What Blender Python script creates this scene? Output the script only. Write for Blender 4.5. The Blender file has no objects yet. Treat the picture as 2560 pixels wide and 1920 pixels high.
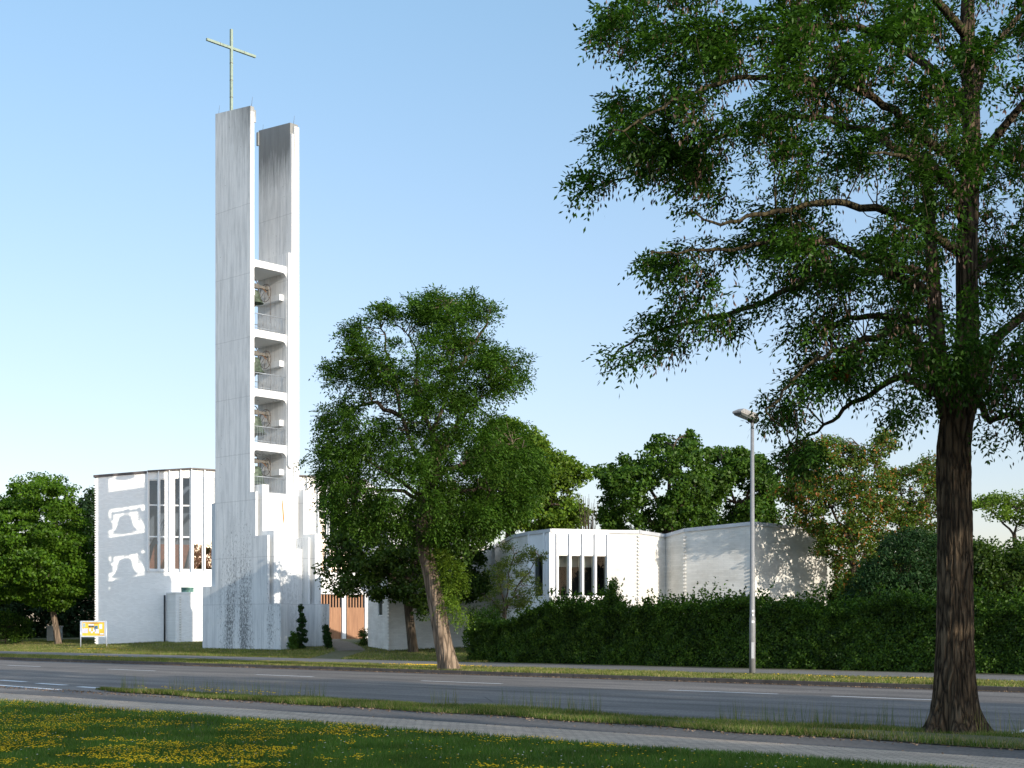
import bpy, math, random
import numpy as np
from mathutils import Vector
R = math.radians
sc = bpy.context.scene
col = sc.collection

# ------------------------------------------------------------------ camera
F = 3574.0; CX = 1280.0; HY = 1567.0; EYE = 1.6; S = 2560/2212
cam = bpy.data.cameras.new("camera"); cam.sensor_width = 36
cam.lens = F/2560*36; cam.shift_y = (HY-960)/2560; cam.clip_start = .2; cam.clip_end = 3000
camo = bpy.data.objects.new("camera", cam); col.objects.link(camo)
camo.location = (0, 0, EYE); camo.rotation_euler = (R(90), 0, 0)
sc.camera = camo
sc.render.resolution_x = 1024; sc.render.resolution_y = 768
# ------------------------------------------------------------------ sky, sun, exposure
SUN_EL = 16.0; SUN_AZ = -49.0          # azimuth measured from +X
sv = Vector((math.cos(R(SUN_AZ))*math.cos(R(SUN_EL)), math.sin(R(SUN_AZ))*math.cos(R(SUN_EL)), math.sin(R(SUN_EL))))
world = bpy.data.worlds.new("World"); sc.world = world; world.use_nodes = True
wn = world.node_tree; bg = wn.nodes["Background"]
sky = wn.nodes.new("ShaderNodeTexSky"); sky.sky_type = 'NISHITA'; sky.sun_disc = False
sky.sun_elevation = R(SUN_EL); sky.sun_rotation = R(90-SUN_AZ)
sky.air_density = 1.0; sky.dust_density = 0.6; sky.ozone_density = 1.6
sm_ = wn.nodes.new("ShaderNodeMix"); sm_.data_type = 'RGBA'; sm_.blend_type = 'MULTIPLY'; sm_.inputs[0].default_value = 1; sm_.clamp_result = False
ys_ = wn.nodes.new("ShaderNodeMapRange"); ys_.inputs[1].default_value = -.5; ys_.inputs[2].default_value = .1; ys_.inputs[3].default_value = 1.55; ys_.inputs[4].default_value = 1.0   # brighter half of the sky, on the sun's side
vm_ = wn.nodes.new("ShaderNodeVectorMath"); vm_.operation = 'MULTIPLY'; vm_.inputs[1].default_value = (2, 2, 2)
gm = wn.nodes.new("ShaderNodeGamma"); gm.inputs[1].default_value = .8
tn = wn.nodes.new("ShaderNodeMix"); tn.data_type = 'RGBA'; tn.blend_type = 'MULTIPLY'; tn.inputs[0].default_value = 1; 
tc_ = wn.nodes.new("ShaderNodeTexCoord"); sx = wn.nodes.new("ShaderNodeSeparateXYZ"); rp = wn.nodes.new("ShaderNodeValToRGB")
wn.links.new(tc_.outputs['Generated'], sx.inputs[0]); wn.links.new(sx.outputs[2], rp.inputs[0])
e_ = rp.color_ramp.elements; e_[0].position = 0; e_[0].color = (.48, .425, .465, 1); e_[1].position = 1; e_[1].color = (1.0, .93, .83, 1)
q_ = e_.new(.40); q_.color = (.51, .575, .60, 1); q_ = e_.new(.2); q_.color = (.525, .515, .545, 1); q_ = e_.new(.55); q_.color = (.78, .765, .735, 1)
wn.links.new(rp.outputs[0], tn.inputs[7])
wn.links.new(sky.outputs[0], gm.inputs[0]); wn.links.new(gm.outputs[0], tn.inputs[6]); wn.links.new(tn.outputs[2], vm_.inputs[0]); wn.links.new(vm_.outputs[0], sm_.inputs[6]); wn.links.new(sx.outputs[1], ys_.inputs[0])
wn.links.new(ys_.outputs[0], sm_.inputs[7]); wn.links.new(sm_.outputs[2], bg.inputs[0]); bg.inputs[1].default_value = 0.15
sun = bpy.data.lights.new("sun", 'SUN'); sun.energy = 3.4; sun.angle = R(0.5); sun.color = (1, .9, .76)
suno = bpy.data.objects.new("sun", sun); col.objects.link(suno)
suno.rotation_euler = (-sv).to_track_quat('-Z', 'Y').to_euler()
sc.view_settings.view_transform = 'Standard'; sc.view_settings.look = 'None'
sc.view_settings.exposure = 0.78; sc.view_settings.gamma = 1

# ------------------------------------------------------------------ helpers
CU, SU = .732, .681
def W(u, v, z=0): return (CU*u+SU*v, -SU*u+CU*v, z)
def UV(x, y): return (CU*x-SU*y, SU*x+CU*y)
def at(px, py, Y): return ((px-CX)/F*Y, Y, EYE+(HY-py)/F*Y)
PROF = [(-400, .03), (15.2, .03), (42.3, .13), (46, .2), (50, .3), (51.6, .4), (55.4, .6), (58, .7), (64, .73), (700, .73)]
def gz(x, y):
    v = SU*x+CU*y
    return float(np.interp(v, [p[0] for p in PROF], [p[1] for p in PROF]))
def tag(o, label=None, cat=None, group=None, kind=None):
    if label: o['label'] = label
    if cat: o['category'] = cat
    if group: o['group'] = group
    if kind: o['kind'] = kind
    return o
def empty(name, loc, label, cat, group=None):
    o = bpy.data.objects.new(name, None); col.objects.link(o); o.location = loc
    o.empty_display_size = .2
    return tag(o, label, cat, group)
def wloc(o):
    l = Vector((0, 0, 0))
    while o: l += o.location; o = o.parent
    return l
def link(name, me, mat, parent=None):
    o = bpy.data.objects.new(name, me); col.objects.link(o)
    if mat:
        for m in (mat if isinstance(mat, (list, tuple)) else [mat]): me.materials.append(m)
    if parent: o.parent = parent
    return o
class MB:
    def __init__(s): s.v = []; s.f = []; s.sm = []
    def add(s, vs, fs, smooth=False):
        n = len(s.v); s.v += [tuple(p) for p in vs]
        s.f += [tuple(i+n for i in f) for f in fs]; s.sm += [smooth]*len(fs)
    def hexa(s, p):   # 8 points, bottom 4 then top 4
        s.add(p, [(3, 2, 1, 0), (4, 5, 6, 7), (0, 1, 5, 4), (1, 2, 6, 5), (2, 3, 7, 6), (3, 0, 4, 7)])
    def ubox(s, u0, u1, v0, v1, z0, z1):
        s.hexa([W(u0, v0, z0), W(u1, v0, z0), W(u1, v1, z0), W(u0, v1, z0), W(u0, v0, z1), W(u1, v0, z1), W(u1, v1, z1), W(u0, v1, z1)])
    def box(s, x0, x1, y0, y1, z0, z1):
        s.hexa([(x0, y0, z0), (x1, y0, z0), (x1, y1, z0), (x0, y1, z0), (x0, y0, z1), (x1, y0, z1), (x1, y1, z1), (x0, y1, z1)])
    def slab(s, P, Q, t, z0, z1, off=0.0):
        """upright plank from plan point P to Q, thickness t going to the far side, off shifts to the near side"""
        P = Vector(P[:2]); Q = Vector(Q[:2]); d = (Q-P).normalized(); n = Vector((-d.y, d.x))
        a = P-n*off; b = Q-n*off; c = b+n*t; e = a+n*t
        z0 = z0 if isinstance(z0, tuple) else (z0, z0); z1 = z1 if isinstance(z1, tuple) else (z1, z1)
        s.hexa([(a.x, a.y, z0[0]), (b.x, b.y, z0[1]), (c.x, c.y, z0[1]), (e.x, e.y, z0[0]), (a.x, a.y, z1[0]), (b.x, b.y, z1[1]), (c.x, c.y, z1[1]), (e.x, e.y, z1[0])])
    def tube(s, pts, rad, n=8, caps=True, smooth=True):
        pts = [Vector(p) for p in pts]
        if not isinstance(rad, (list, tuple)): rad = [rad]*len(pts)
        base = len(s.v); ref = None
        for i, p in enumerate(pts):
            d = (pts[min(i+1, len(pts)-1)]-pts[max(i-1, 0)]).normalized()
            if ref is None:
                ref = Vector((1, 0, 0)) if abs(d.x) < .8 else Vector((0, 1, 0))
            a = (ref-d*ref.dot(d)).normalized(); b = d.cross(a); ref = a
            for k in range(n):
                t = 2*math.pi*k/n
                s.v.append(tuple(p+(a*math.cos(t)+b*math.sin(t))*rad[i]))
        for i in range(len(pts)-1):
            for k in range(n):
                k2 = (k+1) % n
                s.f.append((base+i*n+k, base+i*n+k2, base+(i+1)*n+k2, base+(i+1)*n+k)); s.sm.append(smooth)
        if caps:
            s.f.append(tuple(base+k for k in reversed(range(n)))); s.sm.append(False)
            s.f.append(tuple(base+(len(pts)-1)*n+k for k in range(n))); s.sm.append(False)
    def lathe(s, c, prof, n=24):
        base = len(s.v)
        for r, z in prof:
            for k in range(n):
                t = 2*math.pi*k/n; s.v.append((c[0]+r*math.cos(t), c[1]+r*math.sin(t), c[2]+z))
        for i in range(len(prof)-1):
            for k in range(n):
                k2 = (k+1) % n
                s.f.append((base+i*n+k, base+i*n+k2, base+(i+1)*n+k2, base+(i+1)*n+k)); s.sm.append(True)
    def build(s, name, mat, parent=None, bevel=0):
        me = bpy.data.meshes.new(name)
        o = wloc(parent) if parent else Vector((0, 0, 0))
        me.from_pydata([(p[0]-o.x, p[1]-o.y, p[2]-o.z) for p in s.v], [], s.f)
        me.polygons.foreach_set('use_smooth', s.sm); me.update()
        ob = link(name, me, mat, parent)
        if bevel:
            b = ob.modifiers.new('bevel', 'BEVEL'); b.width = bevel; b.segments = 1; b.limit_method = 'ANGLE'
        return ob
def struct(name, mb, mat): return tag(mb.build(name, mat), kind='structure')
def strip(name, mat, v0, v1, z0, z1, u0=-320, u1=140, n=80):
    mb = MB(); us = np.linspace(u0, u1, n+1)
    for a, b in zip(us[:-1], us[1:]):
        mb.add([W(a, v0, z0), W(b, v0, z0), W(b, v1, z1), W(a, v1, z1)], [(0, 1, 2, 3)])
    return struct(name, mb, mat)

# numpy polygon soup -> mesh
def soup(name, V, k, mat, parent=None):
    """V: (N*k,3) vertices, faces of k consecutive vertices"""
    V = np.asarray(V, dtype=np.float32); n = len(V)//k
    if parent: V = V-np.array(wloc(parent), dtype=np.float32)
    me = bpy.data.meshes.new(name)
    me.vertices.add(len(V)); me.vertices.foreach_set('co', V.ravel())
    me.loops.add(n*k); me.loops.foreach_set('vertex_index', np.arange(n*k, dtype=np.int32))
    me.polygons.add(n); me.polygons.foreach_set('loop_start', np.arange(0, n*k, k, dtype=np.int32))
    try: me.polygons.foreach_set('loop_total', np.full(n, k, dtype=np.int32))
    except Exception: pass
    me.update(calc_edges=True)
    return link(name, me, mat, parent)
def unit(a): return a/np.maximum(np.linalg.norm(a, axis=1, keepdims=True), 1e-9)

# ------------------------------------------------------------------ materials
def new_mat(name):
    m = bpy.data.materials.new(name); m.use_nodes = True
    nt = m.node_tree; return m, nt, nt.nodes['Principled BSDF']
def N(nt, t, **kw):
    n = nt.nodes.new(t)
    for k, v in kw.items():
        if k.startswith('i_'): n.inputs[int(k[2:])].default_value = v
        else: setattr(n, k, v)
    return n
def coords(nt, scale=(1, 1, 1), road=True):
    g = N(nt, 'ShaderNodeNewGeometry'); mp = N(nt, 'ShaderNodeMapping'); mp.inputs['Rotation'].default_value = (0, 0, R(42.93) if road else 0)
    m2 = N(nt, 'ShaderNodeMapping'); m2.inputs['Scale'].default_value = scale
    nt.links.new(g.outputs['Position'], mp.inputs[0]); nt.links.new(mp.outputs[0], m2.inputs[0]); return m2.outputs[0]
def noise(nt, vec, scale=1, detail=4, rough=.6):
    n = N(nt, 'ShaderNodeTexNoise'); n.inputs['Scale'].default_value = scale; n.inputs['Detail'].default_value = detail
    n.inputs['Roughness'].default_value = rough; nt.links.new(vec, n.inputs['Vector']); return n.outputs[0]
def ramp(nt, fac, stops):
    r = N(nt, 'ShaderNodeValToRGB'); e = r.color_ramp.elements
    while len(e) < len(stops): e.new(.5)
    for q, (p, c) in zip(e, stops):
        q.position = p; q.color = (*(c if isinstance(c, tuple) else (c, c, c)), 1)
    nt.links.new(fac, r.inputs[0]); return r.outputs[0]
def mix(nt, fac, a, b, mode='MIX'):
    m = N(nt, 'ShaderNodeMix', data_type='RGBA', blend_type=mode)
    for s, x in ((m.inputs[0], fac), (m.inputs[6], a), (m.inputs[7], b)):
        if hasattr(x, 'is_linked') or hasattr(x, 'links'): nt.links.new(x, s)
        elif isinstance(x, (int, float)): s.default_value = x if s == m.inputs[0] else (x, x, x, 1)
        else: s.default_value = (*x, 1)
    return m.outputs[2]
def mathn(nt, op, a, b=0.0, clamp=False):
    m = N(nt, 'ShaderNodeMath', operation=op, use_clamp=clamp)
    for s, x in ((m.inputs[0], a), (m.inputs[1], b)):
        if isinstance(x, (int, float)): s.default_value = x
        else: nt.links.new(x, s)
    return m.outputs[0]
def bump(nt, bsdf, h, strength=.4, dist=.02):
    b = N(nt, 'ShaderNodeBump'); b.inputs['Strength'].default_value = strength; b.inputs['Distance'].default_value = dist
    nt.links.new(h, b.inputs['Height']); nt.links.new(b.outputs[0], bsdf.inputs['Normal'])
def simple(name, c, rough=.6, metal=0, var=.12, scale=3, bmp=0):
    m, nt, b = new_mat(name)
    v = coords(nt, road=False); n = noise(nt, v, scale)
    lo = tuple(x*(1-var) for x in c); hi = tuple(min(1, x*(1+var)) for x in c)
    nt.links.new(ramp(nt, n, [(.3, lo), (.7, hi)]), b.inputs['Base Color'])
    b.inputs['Roughness'].default_value = rough; b.inputs['Metallic'].default_value = metal
    if bmp: bump(nt, b, n, bmp)
    return m

def asphalt(name, lo, hi, grain=17):
    m, nt, b = new_mat(name)
    v = coords(nt, (.05, .45, 1)); big = noise(nt, v, 2.2, 5, .6)
    w = coords(nt); fine = noise(nt, w, grain, 2, .7); mid = noise(nt, w, 1.3, 5, .65)
    c = ramp(nt, big, [(.32, lo), (.68, hi)])
    c = mix(nt, .75, c, ramp(nt, fine, [(.3, .4), (.7, 1.6)]), 'MULTIPLY')
    c = mix(nt, .5, c, ramp(nt, mid, [(.35, .75), (.65, 1.15)]), 'MULTIPLY')
    # cracks and tar seams
    vo = N(nt, 'ShaderNodeTexVoronoi', feature='DISTANCE_TO_EDGE'); vo.inputs['Scale'].default_value = .35
    wv = mix(nt, .25, w, N(nt, 'ShaderNodeTexNoise').outputs[1]); nt.links.new(wv, vo.inputs['Vector'])
    cr = ramp(nt, vo.outputs[0], [(0, .35), (.008, 1)]); msk = ramp(nt, noise(nt, w, .3, 2), [(.52, 0), (.6, 1)])
    c = mix(nt, msk, c, mix(nt, 1, c, cr, 'MULTIPLY'))
    nt.links.new(c, b.inputs['Base Color']); b.inputs['Roughness'].default_value = .85
    bump(nt, b, fine, .5, .01); return m
M = {}
M['asphalt'] = asphalt('road_asphalt', (.078, .067, .058), (.195, .168, .146))
M['path'] = asphalt('path_asphalt', (.068, .060, .054), (.12, .105, .094), 15)
M['farpath'] = asphalt('far_path_asphalt', (.12, .112, .102), (.19, .175, .155), 15)
def paint():
    m, nt, b = new_mat('road_paint'); w = coords(nt)
    n = noise(nt, w, 14, 5, .7)
    nt.links.new(ramp(nt, n, [(.25, .3), (.4, .62), (.7, .75)]), b.inputs['Base Color']); b.inputs['Roughness'].default_value = .7; return m
M['paint'] = paint()
def pavers():
    m, nt, b = new_mat('concrete_pavers')
    w = coords(nt); br = N(nt, 'ShaderNodeTexBrick'); nt.links.new(w, br.inputs['Vector'])
    br.inputs['Scale'].default_value = 1; br.inputs['Brick Width'].default_value = .2; br.inputs['Row Height'].default_value = .1
    br.inputs['Mortar Size'].default_value = .006; br.inputs['Color1'].default_value = (.56, .42, .305, 1); br.inputs['Color2'].default_value = (.44, .33, .24, 1)
    br.inputs['Mortar'].default_value = (.06, .06, .05, 1)
    n = noise(nt, coords(nt, (.2, 1, 1)), 1.6, 5); n2 = noise(nt, w, 30, 3)
    c = mix(nt, .6, br.outputs[0], ramp(nt, n, [(.3, .6), (.7, 1.25)]), 'MULTIPLY')
    c = mix(nt, .5, c, ramp(nt, n2, [(.3, .7), (.7, 1.2)]), 'MULTIPLY')
    nt.links.new(c, b.inputs['Base Color']); b.inputs['Roughness'].default_value = .85
    bump(nt, b, br.outputs[1], -.5, .01); return m
M['pavers'] = pavers()
def soil(name, cols, sc1=1.2):
    m, nt, b = new_mat(name); w = coords(nt)
    n = noise(nt, w, sc1, 6, .7); n2 = noise(nt, w, 25, 3, .7)
    c = ramp(nt, n, [(.3, cols[0]), (.5, cols[1]), (.7, cols[2])])
    c = mix(nt, .6, c, ramp(nt, n2, [(.3, .5), (.7, 1.4)]), 'MULTIPLY')
    nt.links.new(c, b.inputs['Base Color']); b.inputs['Roughness'].default_value = .95; bump(nt, b, n2, .8, .03); return m
M['lawn'] = soil('lawn_ground', [(.025, .04, .012), (.035, .055, .014), (.05, .065, .02)])
M['verge'] = soil('verge_ground', [(.06, .075, .02), (.09, .09, .03), (.14, .11, .055)], 2.5)
M['dirt'] = soil('trodden_soil', [(.10, .075, .05), (.14, .11, .08), (.17, .14, .1)], 3)
M['dirt2'] = soil('gutter_dirt', [(.045, .035, .028), (.08, .065, .055), (.12, .105, .095)], 4)
M['kerb'] = simple('kerb_stone', (.085, .070, .060), .85, var=.35, scale=2, bmp=.3)

def leafmat(name, c1, c2, c3=None, trans=.35, p3=.0, gloss=.35):
    m, nt, b = new_mat(name); nt.nodes.remove(b); out = nt.nodes['Material Output']
    g = N(nt, 'ShaderNodeNewGeometry')
    stops = [(0, c1), (1-p3 if c3 else 1, c2)]
    r = N(nt, 'ShaderNodeValToRGB'); e = r.color_ramp.elements
    e[0].position = 0; e[0].color = (*c1, 1); e[1].position = (1-p3-.02) if c3 else 1; e[1].color = (*c2, 1)
    if c3: q = e.new(1-p3); q.color = (*c3, 1)
    nt.links.new(g.outputs['Random Per Island'], r.inputs[0])
    w = coords(nt, road=False); n = noise(nt, w, .7, 2)
    c = mix(nt, .7, r.outputs[0], ramp(nt, n, [(.35, .6), (.65, 1.35)]), 'MULTIPLY')
    d = N(nt, 'ShaderNodeBsdfDiffuse'); t = N(nt, 'ShaderNodeBsdfTranslucent'); gl = N(nt, 'ShaderNodeBsdfGlossy'); gl.inputs['Roughness'].default_value = .45
    gl.inputs['Color'].default_value = (gloss, gloss, gloss, 1)
    nt.links.new(c, d.inputs[0])
    tc = mix(nt, 1, c, (1.25, 1.35, .55), 'MULTIPLY'); nt.links.new(tc, t.inputs[0])
    m1 = N(nt, 'ShaderNodeMixShader'); m1.inputs[0].default_value = trans; nt.links.new(d.outputs[0], m1.inputs[1]); nt.links.new(t.outputs[0], m1.inputs[2])
    m2 = N(nt, 'ShaderNodeMixShader'); m2.inputs[0].default_value = .03; nt.links.new(m1.outputs[0], m2.inputs[1]); nt.links.new(gl.outputs[0], m2.inputs[2])
    nt.links.new(m2.outputs[0], out.inputs[0]); return m
L = {}
L['robinia'] = leafmat('locust_leaf', (.016, .045, .007), (.060, .135, .016))
L['robinia2'] = leafmat('street_tree_leaf', (.020, .055, .007), (.072, .145, .016))
L['maple'] = leafmat('dark_maple_leaf', (.020, .045, .007), (.06, .105, .014))
L['chestnut'] = leafmat('light_crown_leaf', (.055, .11, .012), (.14, .215, .022))
L['oak'] = leafmat('oak_leaf', (.025, .065, .010), (.075, .145, .016))
L['red'] = leafmat('red_tinged_leaf', (.040, .085, .012), (.105, .16, .022), (.28, .11, .03), p3=.12)
L['hornbeam'] = leafmat('hornbeam_leaf', (.030, .08, .006), (.10, .19, .014))
L['conifer'] = leafmat('dark_conifer_leaf', (.012, .03, .012), (.028, .055, .016), trans=.15)
L['yew'] = leafmat('yew_leaf', (.012, .035, .011), (.028, .065, .017), trans=.2)
L['hedge'] = leafmat('hedge_leaf', (.012, .036, .005), (.085, .165, .018))
L['olive'] = leafmat('olive_leaf', (.065, .10, .02), (.13, .16, .035))
L['ivy'] = leafmat('ivy_leaf', (.015, .04, .01), (.04, .09, .02))
L['pods'] = leafmat('brown_seed_pod', (.06, .036, .026), (.14, .085, .06), trans=.1)
L['litter'] = leafmat('dry_litter', (.16, .09, .055), (.34, .24, .16), trans=.1)
L['dead'] = leafmat('dead_orange_leaf', (.20, .06, .01), (.32, .11, .02))
L['grass'] = leafmat('grass_blade', (.06, .11, .018), (.13, .18, .035), (.30, .24, .12), p3=.24, gloss=.25)
L['lawngrass'] = leafmat('lawn_blade', (.05, .105, .016), (.11, .185, .035), (.24, .22, .09), p3=.03, gloss=.25)
L['drygrass'] = leafmat('dry_grass_blade', (.08, .13, .022), (.17, .19, .05), (.32, .26, .12), p3=.25, gloss=.25)
L['flower'] = leafmat('yellow_flower', (.70, .42, .01), (.85, .55, .02), trans=.2)
L['clover'] = leafmat('white_clover', (.55, .52, .45), (.75, .72, .66), trans=.2)

def bark(name, lo, hi, sx=9, sz=1.1, strength=1.0, dist=.05):
    m, nt, b = new_mat(name)
    v = coords(nt, (sx, sx, sz), road=False); wob = noise(nt, v, 1, 4, .6)
    vo = N(nt, 'ShaderNodeTexVoronoi', feature='DISTANCE_TO_EDGE'); vo.inputs['Scale'].default_value = 1.2
    vv = N(nt, 'ShaderNodeVectorMath', operation='ADD'); n3 = N(nt, 'ShaderNodeTexNoise'); n3.inputs['Scale'].default_value = .8; nt.links.new(v, n3.inputs[0])
    nt.links.new(v, vv.inputs[0]); nt.links.new(n3.outputs[1], vv.inputs[1]); nt.links.new(vv.outputs[0], vo.inputs['Vector'])
    h = mix(nt, .5, ramp(nt, vo.outputs[0], [(0, 0), (.28, 1)]), wob)
    nt.links.new(ramp(nt, h, [(.15, lo), (.75, hi)]), b.inputs['Base Color'])
    b.inputs['Roughness'].default_value = .95; b.inputs['Specular IOR Level'].default_value = .15
    bump(nt, b, h, strength, dist); return m
M['bark'] = bark('furrowed_bark', (.010, .008, .006), (.125, .09, .056), 9, 1.9, 1.0, .10)
M['bark2'] = bark('grey_brown_bark', (.05, .038, .028), (.26, .195, .14), 6, .7)
M['barkfar'] = bark('dull_bark', (.03, .023, .016), (.10, .078, .055), 8, 1)
M['barkdark'] = bark('dark_limb_bark', (.016, .013, .009), (.075, .06, .03), 10, 3)

def concrete(name, grime=1.0):
    """whitewashed board-marked concrete with streaks, joints, soot at the top and mould near the ground"""
    m, nt, b = new_mat(name)
    board = noise(nt, coords(nt, (12, 12, .16)), 1, 5, .75); streak = noise(nt, coords(nt, (2.2, 2.2, .22)), 1.6, 6, .7)
    blot = noise(nt, coords(nt, (1, 1, .5)), .55, 5, .6); fine = noise(nt, coords(nt), 22, 4, .75)
    c = ramp(nt, board, [(.25, (.56, .57, .58)), (.5, (.70, .705, .70)), (.72, (.80, .80, .785))])
    c = mix(nt, .55*grime, c, ramp(nt, streak, [(.28, (.42, .44, .46)), (.55, (1, 1, 1))]), 'MULTIPLY')
    c = mix(nt, .4*grime, c, ramp(nt, blot, [(.3, (.7, .72, .74)), (.65, (1, 1, 1))]), 'MULTIPLY')
    sep = N(nt, 'ShaderNodeSeparateXYZ'); nt.links.new(coords(nt), sep.inputs[0]); z = sep.outputs[2]
    # soot that runs down from the top edges
    top = N(nt, 'ShaderNodeMapRange'); top.inputs[1].default_value = 26.2; top.inputs[2].default_value = 31.8; nt.links.new(z, top.inputs[0])
    vr = N(nt, 'ShaderNodeMapRange'); vr.inputs[1].default_value = 50; vr.inputs[2].default_value = 53; vr.inputs[3].default_value = .3; vr.inputs[4].default_value = 1.5; nt.links.new(sep.outputs[1], vr.inputs[0])
    ur = N(nt, 'ShaderNodeMapRange'); ur.inputs[1].default_value = -69.8; ur.inputs[2].default_value = -67.2; ur.inputs[3].default_value = 0; ur.inputs[4].default_value = .55; nt.links.new(sep.outputs[0], ur.inputs[0])
    amt = mathn(nt, 'MAXIMUM', vr.outputs[0], mathn(nt, 'ADD', ur.outputs[0], .25))
    s2 = noise(nt, coords(nt, (5, 5, .35)), 1.5, 6, .75)
    soot = mathn(nt, 'MULTIPLY', mathn(nt, 'POWER', top.outputs[0], 1.3), amt)
    soot = mathn(nt, 'ADD', soot, mathn(nt, 'MULTIPLY', mathn(nt, 'SUBTRACT', s2, .5), 1.4))
    soot = ramp(nt, soot, [(.18, 0), (.85, 1)]); soot = mathn(nt, 'MULTIPLY', soot, ramp(nt, top.outputs[0], [(0, 0), (.2, 1)]))
    c = mix(nt, mathn(nt, 'MULTIPLY', soot, .78*grime), c, (.075, .082, .08))
    # mould specks low down, in two vertical bands
    lowr = N(nt, 'ShaderNodeMapRange'); lowr.inputs[1].default_value = 10; lowr.inputs[2].default_value = 1.5; nt.links.new(z, lowr.inputs[0])
    band = noise(nt, coords(nt, (.6, .6, .05)), 1.0, 2, .5)
    spk = noise(nt, coords(nt, (7, 7, 3.2)), 1.6, 5, .85)
    mk = mathn(nt, 'MULTIPLY', ramp(nt, band, [(.44, 0), (.6, 1)]), lowr.outputs[0])
    thr = mathn(nt, 'ADD', spk, mathn(nt, 'MULTIPLY', mk, .2))
    spots = ramp(nt, thr, [(.63, 0), (.70, 1)])
    c = mix(nt, mathn(nt, 'MULTIPLY', spots, .8*grime), c, (.05, .055, .06))
    # day joints
    for zz in (2.9, 5.6, 8.9, 11.6, 14.9, 18.3, 22.0, 26.0):
        d = mathn(nt, 'ABSOLUTE', mathn(nt, 'SUBTRACT', mathn(nt, 'ADD', z, mathn(nt, 'MULTIPLY', streak, .12)), zz+.06))
        j = ramp(nt, d, [(0, 1), (.03, 0)]); c = mix(nt, mathn(nt, 'MULTIPLY', j, .45), c, (.25, .26, .27))
    pit = N(nt, 'ShaderNodeTexVoronoi'); pit.inputs['Scale'].default_value = 1.5; nt.links.new(coords(nt), pit.inputs['Vector'])
    c = mix(nt, mathn(nt, 'MULTIPLY', ramp(nt, pit.outputs[0], [(.03, 1), (.05, 0)]), .7), c, (.15, .13, .11))
    nt.links.new(c, b.inputs['Base Color']); b.inputs['Roughness'].default_value = .85
    h = mix(nt, .3, board, fine); bump(nt, b, h, .5, .03); return m
M['conc'] = concrete('weathered_white_concrete', 1.0)
M['conc2'] = concrete('clean_white_concrete', .28)
def brick(name, tone=(.85, .845, .83), dirt=.25):
    m, nt, b = new_mat(name)
    g = N(nt, 'ShaderNodeNewGeometry'); sep = N(nt, 'ShaderNodeSeparateXYZ'); nt.links.new(g.outputs['Position'], sep.inputs[0])
    comb = N(nt, 'ShaderNodeCombineXYZ'); nt.links.new(mathn(nt, 'ADD', sep.outputs[0], mathn(nt, 'MULTIPLY', sep.outputs[1], .6)), comb.inputs[0]); nt.links.new(sep.outputs[2], comb.inputs[1])
    br = N(nt, 'ShaderNodeTexBrick'); nt.links.new(comb.outputs[0], br.inputs['Vector']); br.inputs['Scale'].default_value = 1
    br.inputs['Brick Width'].default_value = .25; br.inputs['Row Height'].default_value = .0833; br.inputs['Mortar Size'].default_value = .008
    br.inputs['Mortar Smooth'].default_value = .6
    br.inputs['Color1'].default_value = (1, 1, 1, 1); br.inputs['Color2'].default_value = (.9, .9, .9, 1); br.inputs['Mortar'].default_value = (.86, .86, .86, 1)
    n = noise(nt, coords(nt, (1, 1, 1.6), road=False), .8, 6, .7); n2 = noise(nt, coords(nt, (1.5, 1.5, 11), road=False), 1.0, 4, .7)
    c = mix(nt, 1, tone, br.outputs[0], 'MULTIPLY')
    c = mix(nt, dirt, c, ramp(nt, n, [(.3, (.62, .60, .56)), (.62, (1, 1, 1))]), 'MULTIPLY')
    c = mix(nt, dirt*.5, c, ramp(nt, n2, [(.25, (.6, .58, .54)), (.4, (1, 1, 1))]), 'MULTIPLY')
    nt.links.new(c, b.inputs['Base Color']); b.inputs['Roughness'].default_value = .7
    hh = mix(nt, .5, mathn(nt, 'SUBTRACT', 1, br.outputs[1]), n2); bump(nt, b, hh, .2, .01); return m
M['brick'] = brick('white_painted_brick', dirt=.12)
M['brick2'] = brick('aged_white_painted_brick', (.72, .705, .665), .6)
M['white'] = simple('white_paint', (.80, .80, .79), .5, var=.04, scale=2)
M['panel'] = simple('white_metal_panel', (.76, .77, .78), .35, var=.06, scale=.8)
M['alu'] = simple('grey_aluminium', (.42, .44, .47), .4, .4, var=.08)
M['fascia'] = simple('dark_brown_fascia', (.055, .045, .045), .5, var=.15)
M['fasciag'] = simple('pale_metal_fascia', (.50, .51, .53), .45, .2, var=.15, scale=1)
M['roof'] = simple('roof_felt', (.10, .10, .10), .9, var=.2)
M['dark'] = simple('dark_interior', (.03, .032, .035), .9)  # near-black colour standing in for unlit space behind panes and slats
M['black'] = simple('black_pipe', (.01, .01, .011), .5)
M['interior_wood'] = simple('interior_wood_panelling', (.34, .10, .04), .5, var=.3, scale=5)
M['interior_wall'] = simple('interior_pale_wall', (.24, .26, .29), .9)
M['curtain'] = simple('pale_curtain', (.55, .56, .52), .9, var=.1, scale=6)
M['bronze'] = simple('verdigris_bronze', (.065, .09, .062), .6, .3, var=.6, scale=5, bmp=.2)
M['iron'] = simple('rusty_iron', (.10, .075, .06), .7, .3, var=.5, scale=6)
M['steel'] = simple('pale_painted_steel', (.12, .115, .105), .55, .2, var=.2, scale=4)
M['rail'] = simple('galvanised_railing', (.30, .33, .36), .5, .4, var=.1)
M['wedge'] = simple('orange_wood_brace', (.22, .11, .05), .7)
M['copper'] = simple('patinated_copper', (.10, .20, .17), .6, .2, var=.8, scale=4)
M['galv'] = simple('galvanised_lamp_pole', (.21, .215, .22), .6, .1, var=.12, scale=6, bmp=.1)
M['lamphead'] = simple('weathered_lamp_housing', (.27, .255, .24), .7, .1, var=.45, scale=14)
M['lens'] = simple('dull_lamp_lens', (.10, .11, .11), .25, var=.3)
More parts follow.
